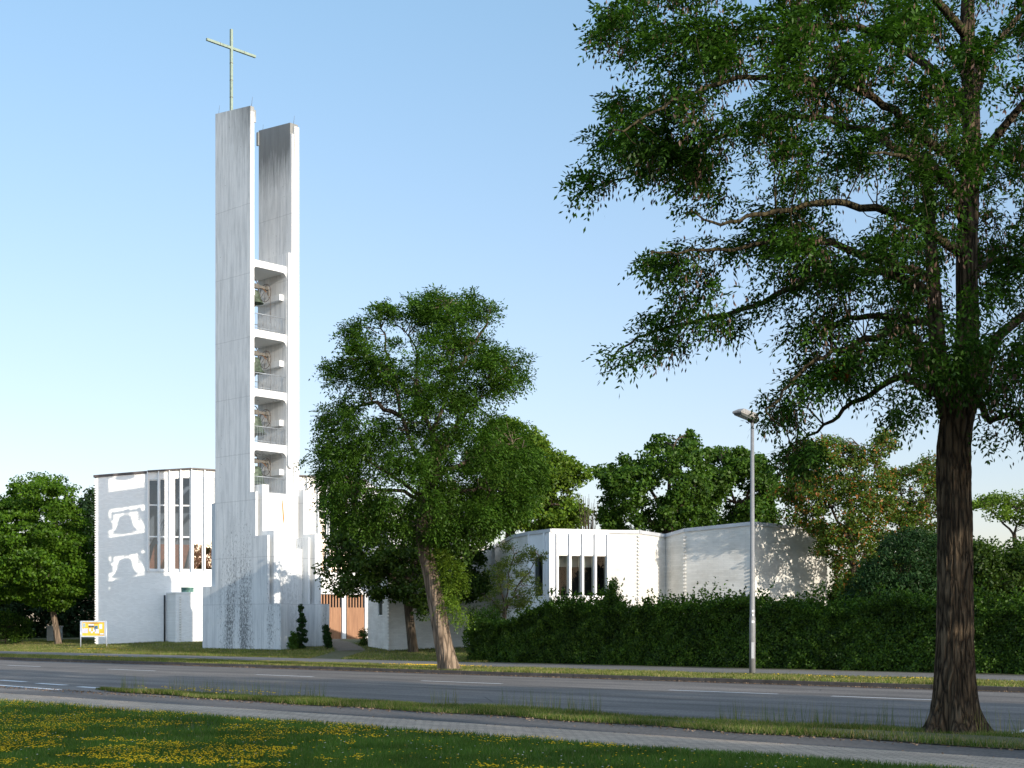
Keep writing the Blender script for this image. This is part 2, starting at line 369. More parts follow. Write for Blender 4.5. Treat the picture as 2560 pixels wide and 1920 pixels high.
M['boardframe'] = simple('silver_board_frame', (.52, .56, .62), .4, .3, var=.05)
def crossmat():
    m, nt, b = new_mat('pale_verdigris_copper'); n = noise(nt, coords(nt, road=False), 5, 5, .7)
    nt.links.new(ramp(nt, n, [(.28, (.10, .13, .10)), (.42, (.21, .27, .22)), (.7, (.27, .34, .27))]), b.inputs['Base Color']); b.inputs['Roughness'].default_value = .6; return m
M['cross'] = crossmat()
def wood():
    m, nt, b = new_mat('orange_cedar_boards')
    v = coords(nt, (10, 10, .6), road=False); n = noise(nt, v, 1, 4)
    c = ramp(nt, n, [(.3, (.25, .115, .055)), (.7, (.40, .20, .10))])
    nt.links.new(c, b.inputs['Base Color']); b.inputs['Roughness'].default_value = .6; return m
M['wood'] = wood()
def glass(name, refl=.35, tint=(.85, .9, .95), gc=(.95, .97, 1, 1)):
    m, nt, b = new_mat(name); nt.nodes.remove(b); out = nt.nodes['Material Output']
    g = N(nt, 'ShaderNodeBsdfGlossy'); g.inputs['Roughness'].default_value = .01; g.inputs['Color'].default_value = gc
    t = N(nt, 'ShaderNodeBsdfTransparent'); t.inputs['Color'].default_value = (*tint, 1)
    bm = N(nt, 'ShaderNodeBump'); bm.inputs['Strength'].default_value = .04; bm.inputs['Distance'].default_value = .02
    nt.links.new(noise(nt, coords(nt, road=False), .8, 2), bm.inputs['Height']); nt.links.new(bm.outputs[0], g.inputs['Normal'])
    s = N(nt, 'ShaderNodeMixShader'); s.inputs[0].default_value = refl
    nt.links.new(t.outputs[0], s.inputs[1]); nt.links.new(g.outputs[0], s.inputs[2]); nt.links.new(s.outputs[0], out.inputs[0]); return m
M['glass'] = glass('window_glass', .06, (.6, .65, .7), (.72, .86, 1, 1)); M['glass2'] = glass('bright_window_glass', .5); M['glass3'] = glass('hall_window_glass', .008, (.5, .55, .55))

# ------------------------------------------------------------------ ground, road, paths
mb = MB(); mb.add([(-1500, -400, -.06), (1500, -400, -.06), (1500, 2500, -.06), (-1500, 2500, -.06)], [(0, 1, 2, 3)])
struct('ground', mb, M['lawn'])
strip('lawn', M['lawn'], -60, 14.75, .03, .03)
strip('paved_path', M['pavers'], 14.75, 16.62, .026, .026)
road = strip('road', M['asphalt'], 16.6, 34.0, 0, 0, n=60)
mb = MB(); us = list(np.linspace(-33, 60, 60)); rr = random.Random(4)
ed = [18.6+rr.uniform(-.08, .08)+.35*max(0, (-27-u)/6) for u in us]
for i in range(len(us)-1): mb.add([W(us[i], 16.6, .008), W(us[i+1], 16.6, .008), W(us[i+1], ed[i+1], .008), W(us[i], ed[i], .008)], [(0, 1, 2, 3)])
struct('footpath', mb, M['path'])
mb = MB()
def vf(u): return 19.7+.5*max(0.0, min(1.0, (u+13)/2.5))+.06*math.sin(u*1.3)-max(0, min(1.0, (-24-u)/8))*.55
def vn(u): return 18.45-.4*max(0.0, min(1.0, (u+17)/5))+max(0, min(1.0, (-24-u)/8))*.7+.1*math.sin(u*1.7)
us = [u for u in np.linspace(-32.2, 60, 120)]
for a, b in zip(us[:-1], us[1:]):
    mb.add([W(a, vn(a), .02), W(b, vn(b), .02), W(b, (vn(b)+vf(b))/2, .07), W(a, (vn(a)+vf(a))/2, .07), W(b, vf(b), .015), W(a, vf(a), .015)], [(0, 1, 2, 3), (3, 2, 4, 5)])
struct('grass_verge', mb, M['verge'])
mb = MB(); rr = random.Random(2); u = -260.0
while u < 60:
    h = .12+rr.uniform(-.006, .006); mb.ubox(u+.006, u+.994, 34.0+rr.uniform(-.006, .006), 34.15, -.05, h); u += 1.0
struct('kerb', mb, M['kerb'])
strip('gutter', M['dirt2'], 33.72, 34.0, .004, .005)
strip('far_grass_verge', M['verge'], 34.15, 37.7, .115, .12)
strip('far_footpath', M['farpath'], 37.7, 42.3, .124, .13)
mb = MB(); us = np.linspace(-400, 200, 61)
for (va, za), (vb, zb) in zip(PROF[2:-1], PROF[3:]):
    for a, b in zip(us[:-1], us[1:]): mb.add([W(a, va, za), W(b, va, za), W(b, vb, zb), W(a, vb, zb)], [(0, 1, 2, 3)])
struct('church_lawn', mb, M['verge'])
# trodden entrance path
mb = MB(); pp = [(-8.6, 76.6), (-9.2, 80), (-10.4, 86), (-12, 93), (-12.6, 102.6)]
pts = []
for i in range(len(pp)-1):
    for k in range(6):
        t = k/6; pts.append((pp[i][0]*(1-t)+pp[i+1][0]*t, pp[i][1]*(1-t)+pp[i+1][1]*t))
for (x0, y0), (x1, y1) in zip(pts[:-1], pts[1:]):
    q = [(x0-.7, y0), (x0+.7, y0), (x1+.7, y1), (x1-.7, y1)]
    mb.add([(x, y, gz(x, y)+.02) for x, y in q], [(0, 1, 2, 3)])
struct('entrance_path', mb, M['dirt'])
mb = MB(); rr = random.Random(9); cx0, cy0 = -8.6, 18.75
ring = [W(cx0+math.cos(t)*(3.0+rr.uniform(-.35, .35)), cy0+math.sin(t)*(.62+rr.uniform(-.08, .08)), .026) for t in np.linspace(0, 2*math.pi, 40)[:-1]]
mb.add(ring, [tuple(range(len(ring)))]); struct('bare_soil', mb, M['dirt2'])
def mark(name, pts, z=.005, lab=None):
    mb = MB(); mb.add([W(u, v, z) for u, v in pts], [tuple(range(len(pts)))]); o = mb.build(name, M['paint'], road); return o
for a, b in [(-55.7, -53), (-48, -44.8), (-38.8, -35.8), (-30.8, -27.5), (-21.7, -18.5), (-17.06, -13.9), (-66, -63)]:
    mark('lane_dash', [(a, 29.08), (b, 29.08), (b, 29.23), (a, 29.23)])
def gpt(px, py): Y = F*EYE/(py-HY); return UV((px-CX)/F*Y, Y)
for (x0, y0), (x1, y1) in [((-110, 1694), (-40, 1698)), ((0, 1700.5), (63, 1704.7)), ((94, 1708.5), (164, 1713)), ((197, 1717), (274.6, 1722))]:
    a = gpt(x0, y0); b = gpt(x1, y1); mark('cycle_lane_dash', [(a[0], a[1]-.12), (b[0], b[1]-.12), (b[0], b[1]+.12), (a[0], a[1]+.12)])
a = gpt(-150, 1702); b = gpt(226, 1730.5); mark('edge_line', [(a[0], a[1]-.13), (b[0], b[1]-.11), (b[0], b[1]+.11), (a[0], a[1]+.13)])
mark('corner_line', [gpt(2500, 1842), gpt(2512, 1843), gpt(2640, 1808), gpt(2620, 1806)])

# ------------------------------------------------------------------ bell tower
TB = W(-68.8, 51.7, .25)
tower = empty('bell_tower', TB, 'tall slender white concrete bell tower of two upright slabs with four open bell storeys', 'bell tower')
mb = MB()                                    # front slab, stepped outline: (u0,u1,z0,z1)
mb.ubox(-70.5, -67.1, 50.0, 50.28, 9.36, 31.45)
mb.hexa([W(-70.5, 50, 31.45), W(-67.1, 50, 31.45), W(-67.1, 50.28, 31.45), W(-70.5, 50.28, 31.45), W(-70.5, 50, 31.95), W(-67.1, 50, 31.6), W(-67.1, 50.28, 31.6), W(-70.5, 50.28, 31.95)])
mb.ubox(-70.5, -66.6, 50.0, 50.16, 6.82, 9.36); mb.ubox(-70.5, -66.98, 50.16, 50.4, 6.82, 9.34)
mb.ubox(-70.5, -65.5, 50.0, 50.16, 2.92, 6.82); mb.ubox(-70.5, -65.9, 50.16, 50.4, 2.92, 6.80)
mb.ubox(-71.8, -64.3, 50.0, 50.69, 0.0, 2.92); mb.ubox(-71.8, -70.5, 50.003, 50.6, 2.92, 4.0)
mb.ubox(-71.2, -70.5, 50.22, 50.6, 4.0, 8.95)
mb.build('front_slab', M['conc'], tower)
mb = MB(); mb.ubox(-70.3, -67.12, 50.28, 50.42, 30.75, 31.45); mb.build('slab_lip', M['conc'], tower)
mb = MB()                                    # rear slab
mb.ubox(-70.15, -67.12, 52.9, 53.48, 23.62, 31.2)
mb.hexa([W(-70.15, 52.9, 31.2), W(-67.12, 52.9, 31.2), W(-67.12, 53.48, 31.2), W(-70.15, 53.48, 31.2), W(-70.15, 52.9, 31.62), W(-67.12, 52.9, 31.38), W(-67.12, 53.48, 31.38), W(-70.15, 53.48, 31.62)])
mb.ubox(-69.87, -67.12, 52.62, 53.48, 9.36, 23.62)
mb.build('rear_slab', M['conc'], tower)
mb = MB(); mb.ubox(-70.25, -70.1, 52.8, 52.9, 30.7, 31.5); mb.build('slab_lip', M['conc'], tower)
mb = MB()                                    # rounded rib on the rear slab edge
prof = []
for k in range(9):
    t = math.pi*k/8; prof.append((-math.cos(t)*.2, -math.sin(t)*.2))
pts = [(52.83+a, 11.15+b) for a, b in prof]+[(53.03, 23.62), (52.63, 23.62)]
n = len(pts); vs = [W(-66.93, a, z) for a, z in pts]+[W(-67.12, a, z) for a, z in pts]
mb.add(vs, [tuple(range(n)), tuple(range(2*n-1, n-1, -1))]+[(i, i+n, (i+1) % n+n, (i+1) % n) for i in range(n)])
mb.ubox(-67.12, -66.97, 52.9, 53.06, 23.6, 30.7)
mb.build('edge_rib', M['conc2'], tower)
mb = MB(); mb.ubox(-67.118, -66.985, 53.12, 53.47, 9.36, 31.2); mb.build('edge_plate', M['conc2'], tower)
mb = MB(); mb.ubox(-67.1, -67.085, 50.02, 50.27, 9.4, 31.3); mb.build('edge_plate', M['conc2'], tower)
# plates and cores at the foot
for q in [(-67.8, -66.5, 50.42, 50.86, 7.1, 9.8), (-67.8, -66.5, 53.42, 53.86, 7.05, 9.7), (-67.8, -65.45, 50.42, 50.88, 2.92, 7.1), (-67.8, -65.45, 53.42, 53.87, 2.92, 7.05)]:
    mb = MB(); mb.ubox(*q); mb.build('buttress_plate', M['conc2'], tower)
for q in [(-70.5, -67.1, 53.1, 53.4, 6.78, 9.3), (-70.5, -65.9, 53.1, 53.42, 2.9, 6.78)]:
    mb = MB(); mb.ubox(*q); mb.build('recess_wall', M['conc2'], tower)
mb = MB(); mb.ubox(-69.9, -66.62, 50.86, 53.1, 6.14, 9.36); mb.ubox(-69.9, -66.62, 50.86, 52.95, 5.2, 6.14); mb.build('upper_core', M['conc2'], tower)
mb = MB(); mb.ubox(-69.9, -66.03, 50.88, 52.94, 0, 6.15); mb.build('lower_core', M['conc2'], tower)
mb = MB(); mb.ubox(-66.6, -65.5, 52.95, 53.1, 2.9, 6.8); mb.ubox(-70.5, -66.03, 52.95, 53.1, 2.9, 6.1); mb.ubox(-71.6, -64.3, 52.95, 53.55, 0, 2.92); mb.build('rear_foot', M['conc'], tower)
# niches with pointed sill in the recesses
for uu, va, z0, z1 in [(-66.98, 50.2, 7.6, 8.7), (-65.9, 50.2, 4.1, 6.0), (-67.1, 53.16, 7.6, 8.9), (-65.9, 53.16, 4.1, 5.9)]:
    mb = MB(); mb.ubox(uu, uu+.05, va+.12, va+.2, z0, z1); mb.hexa([W(uu, va, z0-.1), W(uu+.1, va, z0-.1), W(uu+.1, va+.2, z0-.1), W(uu, va+.2, z0-.1), W(uu, va+.1, z0+.06), W(uu+.1, va+.1, z0+.06), W(uu+.1, va+.17, z0+.06), W(uu, va+.17, z0+.06)])
    mb.build('niche_ledge', M['conc'], tower)
# bell storey floors with rounded haunches
floors = [(22.42, 22.82), (18.37, 18.8), (14.94, 15.37), (11.82, 12.27)]
def holes_mat():
    m, nt, b = new_mat('perforated_ceiling_concrete')
    vo = N(nt, 'ShaderNodeTexVoronoi'); vo.inputs['Scale'].default_value = 2.6; vo.inputs['Randomness'].default_value = .25; nt.links.new(coords(nt, (1, 1, .01)), vo.inputs['Vector'])
    sep = N(nt, 'ShaderNodeSeparateXYZ'); nt.links.new(coords(nt), sep.inputs[0])
    msk = ramp(nt, mathn(nt, 'ABSOLUTE', mathn(nt, 'ADD', sep.outputs[0], 68.3)), [(.7, 1), (.72, 0)])
    nt.links.new(mix(nt, mathn(nt, 'MULTIPLY', ramp(nt, vo.outputs[0], [(.2, 1), (.24, 0)]), msk), (.72, .72, .71), (.04, .04, .04)), b.inputs['Base Color']); b.inputs['Roughness'].default_value = .9; return m
M['ceil'] = holes_mat()
for zi, (z0, z1) in enumerate(floors):
    mb = MB(); arc = [(50.28+.1, z0-.3), ]
    r = .3; ol = [(50.282, z1), (50.282, z0-.18)]
    for k in range(6):
        t = math.pi/2*k/5; ol.append((50.282+.18*(1-math.cos(t)), z0-.18+.18*math.sin(t)))
    for k in range(7):
        t = math.pi/2*k/6; ol.append((52.618-r+r*math.sin(t), z0-r+r*math.cos(t)))
    ol.append((52.618, z1)); n = len(ol)
    vs = [W(-67.12, a, z) for a, z in ol]+[W(-67.5, a, z) for a, z in ol]
    mb.add(vs, [tuple(range(n)), tuple(range(2*n-1, n-1, -1))]+[(i, i+n, (i+1) % n+n, (i+1) % n) for i in range(n)])
    mb.build('floor_beam', M['conc2'], tower)
    mb = MB(); mb.ubox(-69.87, -67.5, 50.282, 52.618, z0+.01, z1-.01); mb.build('floor', M['ceil'], tower)
mb = MB(); mb.ubox(-69.87, -69.5, 50.42, 52.9, 9.0, 9.3); mb.build('floor', M['conc2'], tower)
# support ledges on the inner walls
bz = [(20.85, 21.2), (16.95, 17.3), (13.45, 13.8), (10.55, 10.9)]
for z0, z1 in bz:
    for va, vb in ((52.33, 52.618), (50.283, 50.55)):
        mb = MB(); mb.ubox(-69.8, -67.4, va, vb, z0, z1); mb.build('support_ledge', M['conc2'], tower)
# railings
for zf in (18.8, 15.37, 12.27, 9.36):
    for uu in (-67.2, -69.75):
        mb = MB(); top = zf+.95
        mb.tube([W(uu, 50.3, top), W(uu, 52.6, top)], .026, 6); mb.tube([W(uu, 50.3, zf+.12), W(uu, 52.6, zf+.12)], .016, 6)
        if uu < -69: mb.tube([W(uu, 50.3, zf+.3), W(uu, 52.6, zf+.3)], .016, 6)
        else:
            for k in range(20): mb.tube([W(uu, 50.36+k*.117, zf), W(uu, 50.36+k*.117, top)], .011, 4)
        mb.build('railing', M['rail'], tower)
# cross and lightning rods
mb = MB(); mb.ubox(-69.17, -69.03, 50.06, 50.2, 31.6, 36.6); mb.ubox(-69.165, -69.035, 48.4, 50.06, 35.43, 35.57); mb.ubox(-69.165, -69.035, 50.2, 51.86, 35.43, 35.57)
cr = mb.build('cross', M['cross'], tower)
for z in (32.6, 33.6, 34.6): mb = MB(); mb.ubox(-69.176, -69.024, 50.054, 50.206, z, z+.03); mb.build('joint_band', M['iron'], cr)
for v in (49.3, 51.0): mb = MB(); mb.ubox(-69.172, -69.028, v, v+.02, 35.42, 35.58); mb.build('joint_band', M['iron'], cr)
for (u, v, z) in ((-67.2, 50.15, 31.6), (-70.4, 50.15, 31.9), (-67.2, 53.2, 31.3), (-70.2, 53.2, 31.5)):
    mb = MB(); mb.tube([W(u, v, z), W(u+.12, v, z+.55)], [.012, .005], 4); mb.build('lightning_rod', M['iron'], tower)
mb = MB(); mb.tube([W(-66.6, 51.5, 9.1), W(-66.605, 51.62, 8.2), W(-66.605, 51.7, 7.4)], [.03, .045, .01], 6)
# rust streak as a thin stain film on the core wall
mb = MB(); sp = [(51.92, 9.0, .02), (51.95, 8.7, .05), (51.99, 8.3, .05), (52.03, 7.9, .06), (52.06, 7.5, .01)]
for (a, z, w), (b_, z2, w2) in zip(sp[:-1], sp[1:]): mb.add([W(-66.616, a-w, z), W(-66.616, a+w, z), W(-66.616, b_+w2, z2), W(-66.616, b_-w2, z2)], [(0, 1, 2, 3)])
M['rust'] = simple('rust_stain', (.42, .22, .07), .8, var=.25, scale=6); mb.build('rust_stain', M['rust'], tower)

# bells
def make_bell(zm, r, h, zh, label):
    b = empty('church_bell', W(-68.5, 51.35, zm), label, 'bell', 'bells hanging in the tower storeys')
    c = W(-68.5, 51.35, zm)
    mb = MB(); pr = [(r*.9, .03), (r, 0), (r*1.0, .04), (r*.86, h*.12), (r*.7, h*.35), (r*.6, h*.6), (r*.55, h*.8), (r*.5, h*.92), (r*.3, h), (0.01, h*1.01)]
    mb.lathe(c, pr, 28); pr2 = [(r*.92, .01), (r*.78, h*.13), (r*.6, h*.4), (r*.5, h*.8), (.01, h*.9)]; mb.lathe(c, pr2, 28)
    mb.build('bell_body', M['bronze'], b)
    mb = MB(); mb.tube([(c[0], c[1], zm+h*.8), (c[0], c[1], zm-.02)], .03, 6); mb.lathe((c[0], c[1], zm-.12), [(.01, -.09), (.05, -.06), (.075, .0), (.05, .07), (.03, .12)], 10); mb.build('clapper', M['iron'], b)
    mb = MB(); mb.ubox(-68.58, -68.42, 50.6, 52.3, zh-.08, zh+.08); mb.ubox(-68.62, -68.38, 51.3, 51.6, zh-.12, zh+.14)
    hd = mb.build('headstock', M['steel'], b)
    mb = MB()
    for k in (-1, 1): mb.tube([W(-68.5+.09*k, 51.45+.1*k, zm+h*.98), W(-68.5+.09*k, 51.45+.1*k, zh+.1)], .035, 6)
    mb.tube([W(-68.5, 51.35+math.cos(t)*.22, zh+.1+math.sin(t)*.26) for t in np.linspace(0, math.pi, 9)], .03, 6)
    mb.build('hanger', M['iron'], hd)
    mb = MB(); vw = 52.15; rw = .52; zc = zh-.28
    for k in (0,):
        mb.tube([W(-68.5+math.cos(t)*rw, vw, zc+math.sin(t)*rw) for t in np.linspace(0, 2*math.pi, 33)], .018, 6, caps=False)
    for t in (0.2, 1.3, 2.3, 3.6, 4.5, 5.5): mb.tube([W(-68.5, vw, zc+.2), W(-68.5+math.cos(t)*rw, vw, zc+math.sin(t)*rw)], .014, 5)
    mb.build('rope_wheel', M['iron'], b)
    mb = MB(); mb.ubox(-68.62, -68.38, 52.1, 52.3, zh-.13, zh+.12); mb.ubox(-68.36, -68.28, 52.2, 52.3, zh-.45, zh-.1); mb.build('bearing_block', M['steel'], b)
    mb = MB(); mb.ubox(-68.62, -68.38, 50.55, 50.7, zh-.45, zh+.1); mb.build('bearing_block', M['steel'], b)
    mb = MB(); mb.tube([W(-68.42, 51.85, zh-.05), W(-68.25, 52.05, zh-.3)], .02, 4); mb.build('brace', M['wedge'], b)
    mb = MB(); mb.tube([W(-68.1, 52.2, zh-.6), W(-68.1, 52.2, zm-1.1 if zm > 12 else zm-.6)], .014, 4); mb.tube([W(-68.9, 52.2, zm-.5), W(-68.55, 52.0, zm-1.2 if zm > 12 else zm-.6)], .014, 4); mb.build('bell_rope', M['iron'], b)
make_bell(20.65, .53, .78, 21.68, 'smallest green bronze bell in the topmost opening of the tower')
make_bell(16.55, .59, .92, 17.72, 'green bronze bell in the second tower opening from the top')
make_bell(12.95, .69, 1.05, 14.25, 'brown-green bell in the third tower opening from the top')
make_bell(9.95, .73, 1.1, 11.38, 'largest bell half hidden behind the railing in the lowest tower opening')

# ------------------------------------------------------------------ walls with openings
def wall(mb, P, Q, z0, zt, holes=(), t=.35):
    """upright wall P->Q; zt=(zP,zQ); holes (s0,s1,za,zb) in metres along the wall"""
    P = Vector(P); Q = Vector(Q); Ln = (Q-P).length; d = (Q-P)/Ln; n = Vector((-d.y, d.x))
    ss = sorted({0, Ln} | {h[0] for h in holes} | {h[1] for h in holes})
    def top(s): return zt[0]+(zt[1]-zt[0])*s/Ln
    def pt(s, z, dep=0): q = P+d*s+n*dep; return (q.x, q.y, z)
    for a, b in zip(ss[:-1], ss[1:]):
        hs = sorted([h for h in holes if h[0] <= a+1e-6 and h[1] >= b-1e-6], key=lambda h: h[2])
        z = z0
        for h in hs:
            mb.add([pt(a, z), pt(b, z), pt(b, h[2]), pt(a, h[2])], [(0, 1, 2, 3)]); z = h[3]
        mb.add([pt(a, z), pt(b, z), pt(b, top(b)), pt(a, top(a))], [(0, 1, 2, 3)])
    for s0, s1, za, zb in holes:
        for (a, b) in (((s0, za), (s1, za)), ((s1, za), (s1, zb)), ((s1, zb), (s0, zb)), ((s0, zb), (s0, za))):
            mb.add([pt(a[0], a[1]), pt(b[0], b[1]), pt(b[0], b[1], t), pt(a[0], a[1], t)], [(0, 1, 2, 3)])
def window(parent, P, Q, s0, s1, za, zb, bars=(), dep=.15, fw=.06, g='glass', mat='white'):
    P = Vector(P); Q = Vector(Q); d = (Q-P).normalized(); n = Vector((-d.y, d.x))
    a = P+d*s0+n*dep; b = P+d*s1+n*dep
    mb = MB(); e = .004
    mb.slab(a+d*e, a+d*fw, .08, za, zb, .04); mb.slab(b-d*fw, b-d*e, .08, za, zb, .04)
    mb.slab(a+d*fw, b-d*fw, .076, za+e, za+fw, .038); mb.slab(a+d*fw, b-d*fw, .076, zb-fw, zb-e, .038)
    for z in bars: mb.slab(a+d*fw, b-d*fw, .076, z-.045, z+.045, .038)
    w = mb.build('window', M[mat], parent)
    mb = MB(); A = a+d*fw; B = b-d*fw
    mb.add([(A.x, A.y, za+fw), (B.x, B.y, za+fw), (B.x, B.y, zb-fw), (A.x, A.y, zb-fw)], [(0, 1, 2, 3)])
    mb.build('pane', M[g], w); return w
def tooth(mb, P, z0, z1, d, n):
    z = z0; d = Vector(d).normalized(); n = Vector(n).normalized(); P = Vector(P)
    while z < z1:
        a = P-d*.06-n*.07; b = P+d*.06-n*.07; c = P+d*.05+n*.05; e = P-d*.05+n*.05
        mb.hexa([(q.x, q.y, z) for q in (a, b, c, e)]+[(q.x, q.y, z+.075) for q in (a, b, c, e)]); z += .1666

# ------------------------------------------------------------------ church
ch = empty('church_building', (-20, 105, .5), 'large white church hall with tall glazed bays and dark roof edge behind the bell tower', 'church')
A = (-28.12, 96.6); B = (-24.8, 97.3); C = (-21.92, 97.9); D = (-14.3, 102.1); E = (-10.6, 104.2)
zA, zB, zC, zD, zE = 11.85, 12.2, 12.45, 12.4, 12.3
zs, zw = 5.5, 11.9
mb = MB()
wall(mb, A, B, -.3, (zA, zB)); 
LBC = (Vector(C)-Vector(B)).length; LCE = (Vector(E)-Vector(C)).length
wall(mb, (-28.6, 121), A, -.3, (11.5, zA)); wall(mb, E, (-9, 124), -.3, (zE, 11.5)); wall(mb, (-9, 124), (-28.6, 121), -.3, (11.5, 11.5))
bays = [(.06, .70), (.78, 1.17), (1.75, 2.16), (2.27, 2.84)]
wall(mb, B, C, -.3, (zB, zC), [(a, b, zs, zw-.28+.1*a) for a, b in bays])
sp = .83; cb = []
for k in range(15):
    a = .08+k*sp; b = a+sp-.12
    if b < LCE-.1: cb.append((a, b))
sE = LCE-4.6
doors = (sE+.4, LCE-.12, .4, 3.95)
wall(mb, C, E, -.3, (zC, zE), [(a, b, zs, zw) for a, b in cb if k != 5])if False else None
# the doors sit lower than the windows: split the wall in two heights
d_ = (Vector(E)-Vector(C)).normalized()
wall(mb, C, E, 4.3, (zC, zE), [(a, b, zs, zw) for a, b in cb])
wall(mb, C, E, -.3, (4.3, 4.3), [doors])
mb.build('wall', M['brick'], ch)
for a, b in bays: window(ch, B, C, a, b, zs, zw-.28+.1*a, (7.75, 9.9), dep=.1)
for i, (a, b) in enumerate(cb): window(ch, C, E, a, b, zs, zw, (7.75, 9.9), dep=.1, g='glass2')
n1 = Vector((-(Vector(C)-Vector(B)).normalized().y, (Vector(C)-Vector(B)).normalized().x)); dBC = (Vector(C)-Vector(B)).normalized()
for s in (.0, .735, 1.45, 2.2, 2.93):
    p = Vector(B)+dBC*s; mb = MB(); mb.slab(p-dBC*.035, p+dBC*.035, .18, zs-.12, zB+.1*s+.0, .18); mb.build('mullion', M['panel'], ch)
for k in range(1, 16):
    s = .02+k*sp
    if s < LCE-.2:
        p = Vector(C)+d_*s; mb = MB(); mb.slab(p-d_*.035, p+d_*.035, .18, zs-.12, zC-.06, .18); mb.build('mullion', M['panel'], ch)
mb = MB()
mb.slab(B, C, .02, zs-.14, zs-.06, .05); mb.slab(C, E, .02, zs-.14, zs-.06, .05); mb.build('window_sill', M['panel'], ch)
mb = MB(); mb.slab((-28.2, 96.58), B, .3, (zA-.16, zB-.16), (zA, zB+.02), .06); mb.slab(B, C, .3, (zB-.06, zC-.06), (zB+.03, zC+.03), .2); mb.slab(C, E, .3, (zC-.06, zE-.06), (zC+.03, zE+.03), .2)
mb.slab((-28.68, 121), (-28.2, 96.5), .3, (11.3, zA-.16), (11.5, zA), .06)
mb.build('roof_edge', M['fascia'], ch)
mb = MB(); mb.add([(*A, zA-.1), (*B, zB-.1), (*C, zC-.1), (*E, zE-.1), (-9, 124, 11.4), (-28.6, 121, 11.4)], [tuple(range(6))]); mb.build('roof', M['roof'], ch)
mb = MB(); tooth(mb, A, .5, zA-.2, (.2, -.98), (.98, .2)); mb.build('brick_quoin', M['brick'], ch)
mb = MB(); mb.slab((-27.5, 103), (-16, 107.5), .2, 0, 7.6); mb.build('wood_panelling', M['interior_wood'], ch)
mb = MB(); mb.slab((-27.5, 103), (-16, 107.5), .18, 7.6, 12, -.02); mb.slab((-16, 107.5), (-9.6, 110), .2, 0, 12); mb.build('interior_wall', M['interior_wall'], ch)
mb = MB()
for k in range(4):
    x = -25.5+k*2.6; y = 99.6+k*.9; mb.tube([(x-.7, y, .8), (x-.2, y, 5), (x+.4, y, 7.2), (x+2.2, y, 10.6), (x+3.4, y, 11.8)], .16, 6)
mb.build('interior_arch', M['interior_wall'], ch)
# wooden doors
P = Vector(C)+d_*doors[0]; nn = Vector((-d_.y, d_.x)); Ld = doors[1]-doors[0]
mb = MB(); k = 0; s = 0.0
post = (1.95+.35, 2.25+.35)
while s < Ld-.1:
    if not (post[0]-.12 < s < post[1]):
        p = P+d_*s+nn*.12; open_ = (k % 2 == 0)
        mb.slab(p+d_*.005, p+d_*.105, .05, .45, 3.93 if open_ else 3.0, 0)
    s += .113; k += 1
mb.build('wooden_door', M['wood'], ch)
mb = MB(); p = P+d_*post[0]+nn*.02; mb.slab(p, p+d_*.3, .3, .4, 3.95); mb.build('door_post', M['white'], ch)
mb = MB(); p = P+nn*.3; mb.slab(p, p+d_*Ld, .1, .3, 3.95); mb.build('door_backing', M['dark'], ch)
# low annex box
f0 = Vector((-22.45, 95.4)); dd = Vector((.976, .218)); f1 = f0+dd*4.5; bk = Vector((-23.55, 97.4))
mb = MB(); zt = 3.82
pts = [bk, f0, f1, f1+Vector((-.2, 3))]
n = 4; mb.add([(p.x, p.y, -.2) for p in pts]+[(p.x, p.y, zt) for p in pts], [(0, 1, 5, 4), (1, 2, 6, 5), (2, 3, 7, 6), (4, 5, 6, 7)])
mb.build('annex', M['brick'], ch)
mb = MB(); mb.slab(f0-dd*.03, f1, .1, zt, zt+.1, .04); mb.slab(bk, f0-dd*.03, .1, zt, zt+.1, .04); mb.build('annex_coping', M['white'], ch)
mb = MB(); tooth(mb, f0+dd*.3, .7, zt-.2, dd, (-dd.y, dd.x)); mb.build('brick_quoin', M['brick2'], ch)
mb = MB(); mb.tube([(-23.62, 97.2, .2), (-23.62, 97.2, 3.75)], .06, 8); mb.build('downpipe', M['black'], ch)
mb = MB(); c = f0+dd*.55+Vector((0, 1)); mb.lathe((c.x, c.y, zt+.02), [(.42, 0), (.42, .36), (.45, .36), (.45, .42), (.01, .42)], 20); mb.build('roof_vent', M['copper'], ch)

# ------------------------------------------------------------------ parish hall (low brick building)
ph = empty('parish_hall', (4, 72, .3), 'low white painted brick building with folded facade behind the hedge', 'building')
pl = [(-8.1, 80.4, 5.9), (-6.5, 75.4, 5.9), (-2.26, 75.6, 5.9), (-.95, 76.6, 5.9), (.04, 69.3, 6.0), (.8, 66.9, 6.0), (1.78, 65.0, 6.0), (4.42, 65.8, 6.0), (5.85, 66.0, 6.0), (7.25, 67.6, 5.92), (7.98, 66.0, 6.08), (10.75, 64.0, 6.25), (14.6, 66.2, 6.1), (18, 86, 6.1), (-6, 92, 5.9)]
Lc = math.hypot(2.64, .8); mullx = [1392.6, 1424.6, 1456, 1488, 1519.7]
def s_on(P, Q, px):
    P = Vector(P); Q = Vector(Q); t = (px-CX)/F; d = (Q-P).normalized(); return (t*P.y-P.x)/(d.x-t*d.y)
cw = [(s_on(pl[6][:2], pl[7][:2], a)+.055, s_on(pl[6][:2], pl[7][:2], b)-.055, 2.99, 4.88) for a, b in zip(mullx[:-1], mullx[1:])]
bw = [(s_on(pl[5][:2], pl[6][:2], 1334), s_on(pl[5][:2], pl[6][:2], 1359), 2.99, 4.88)]
w0 = [(2.6, 3.7, 2.2, 3.6)]
H = {6: cw, 5: bw, 0: w0}
mb = MB(); mp = MB()
for i in range(len(pl)):
    p, q = pl[i], pl[(i+1) % len(pl)]
    wall(mp if i in (5, 6) else mb, p[:2], q[:2], -.2, (p[2], q[2]), H.get(i, ()))
mb.build('wall', M['brick2'], ph); mp.build('panelled_wall', M['panel'], ph)
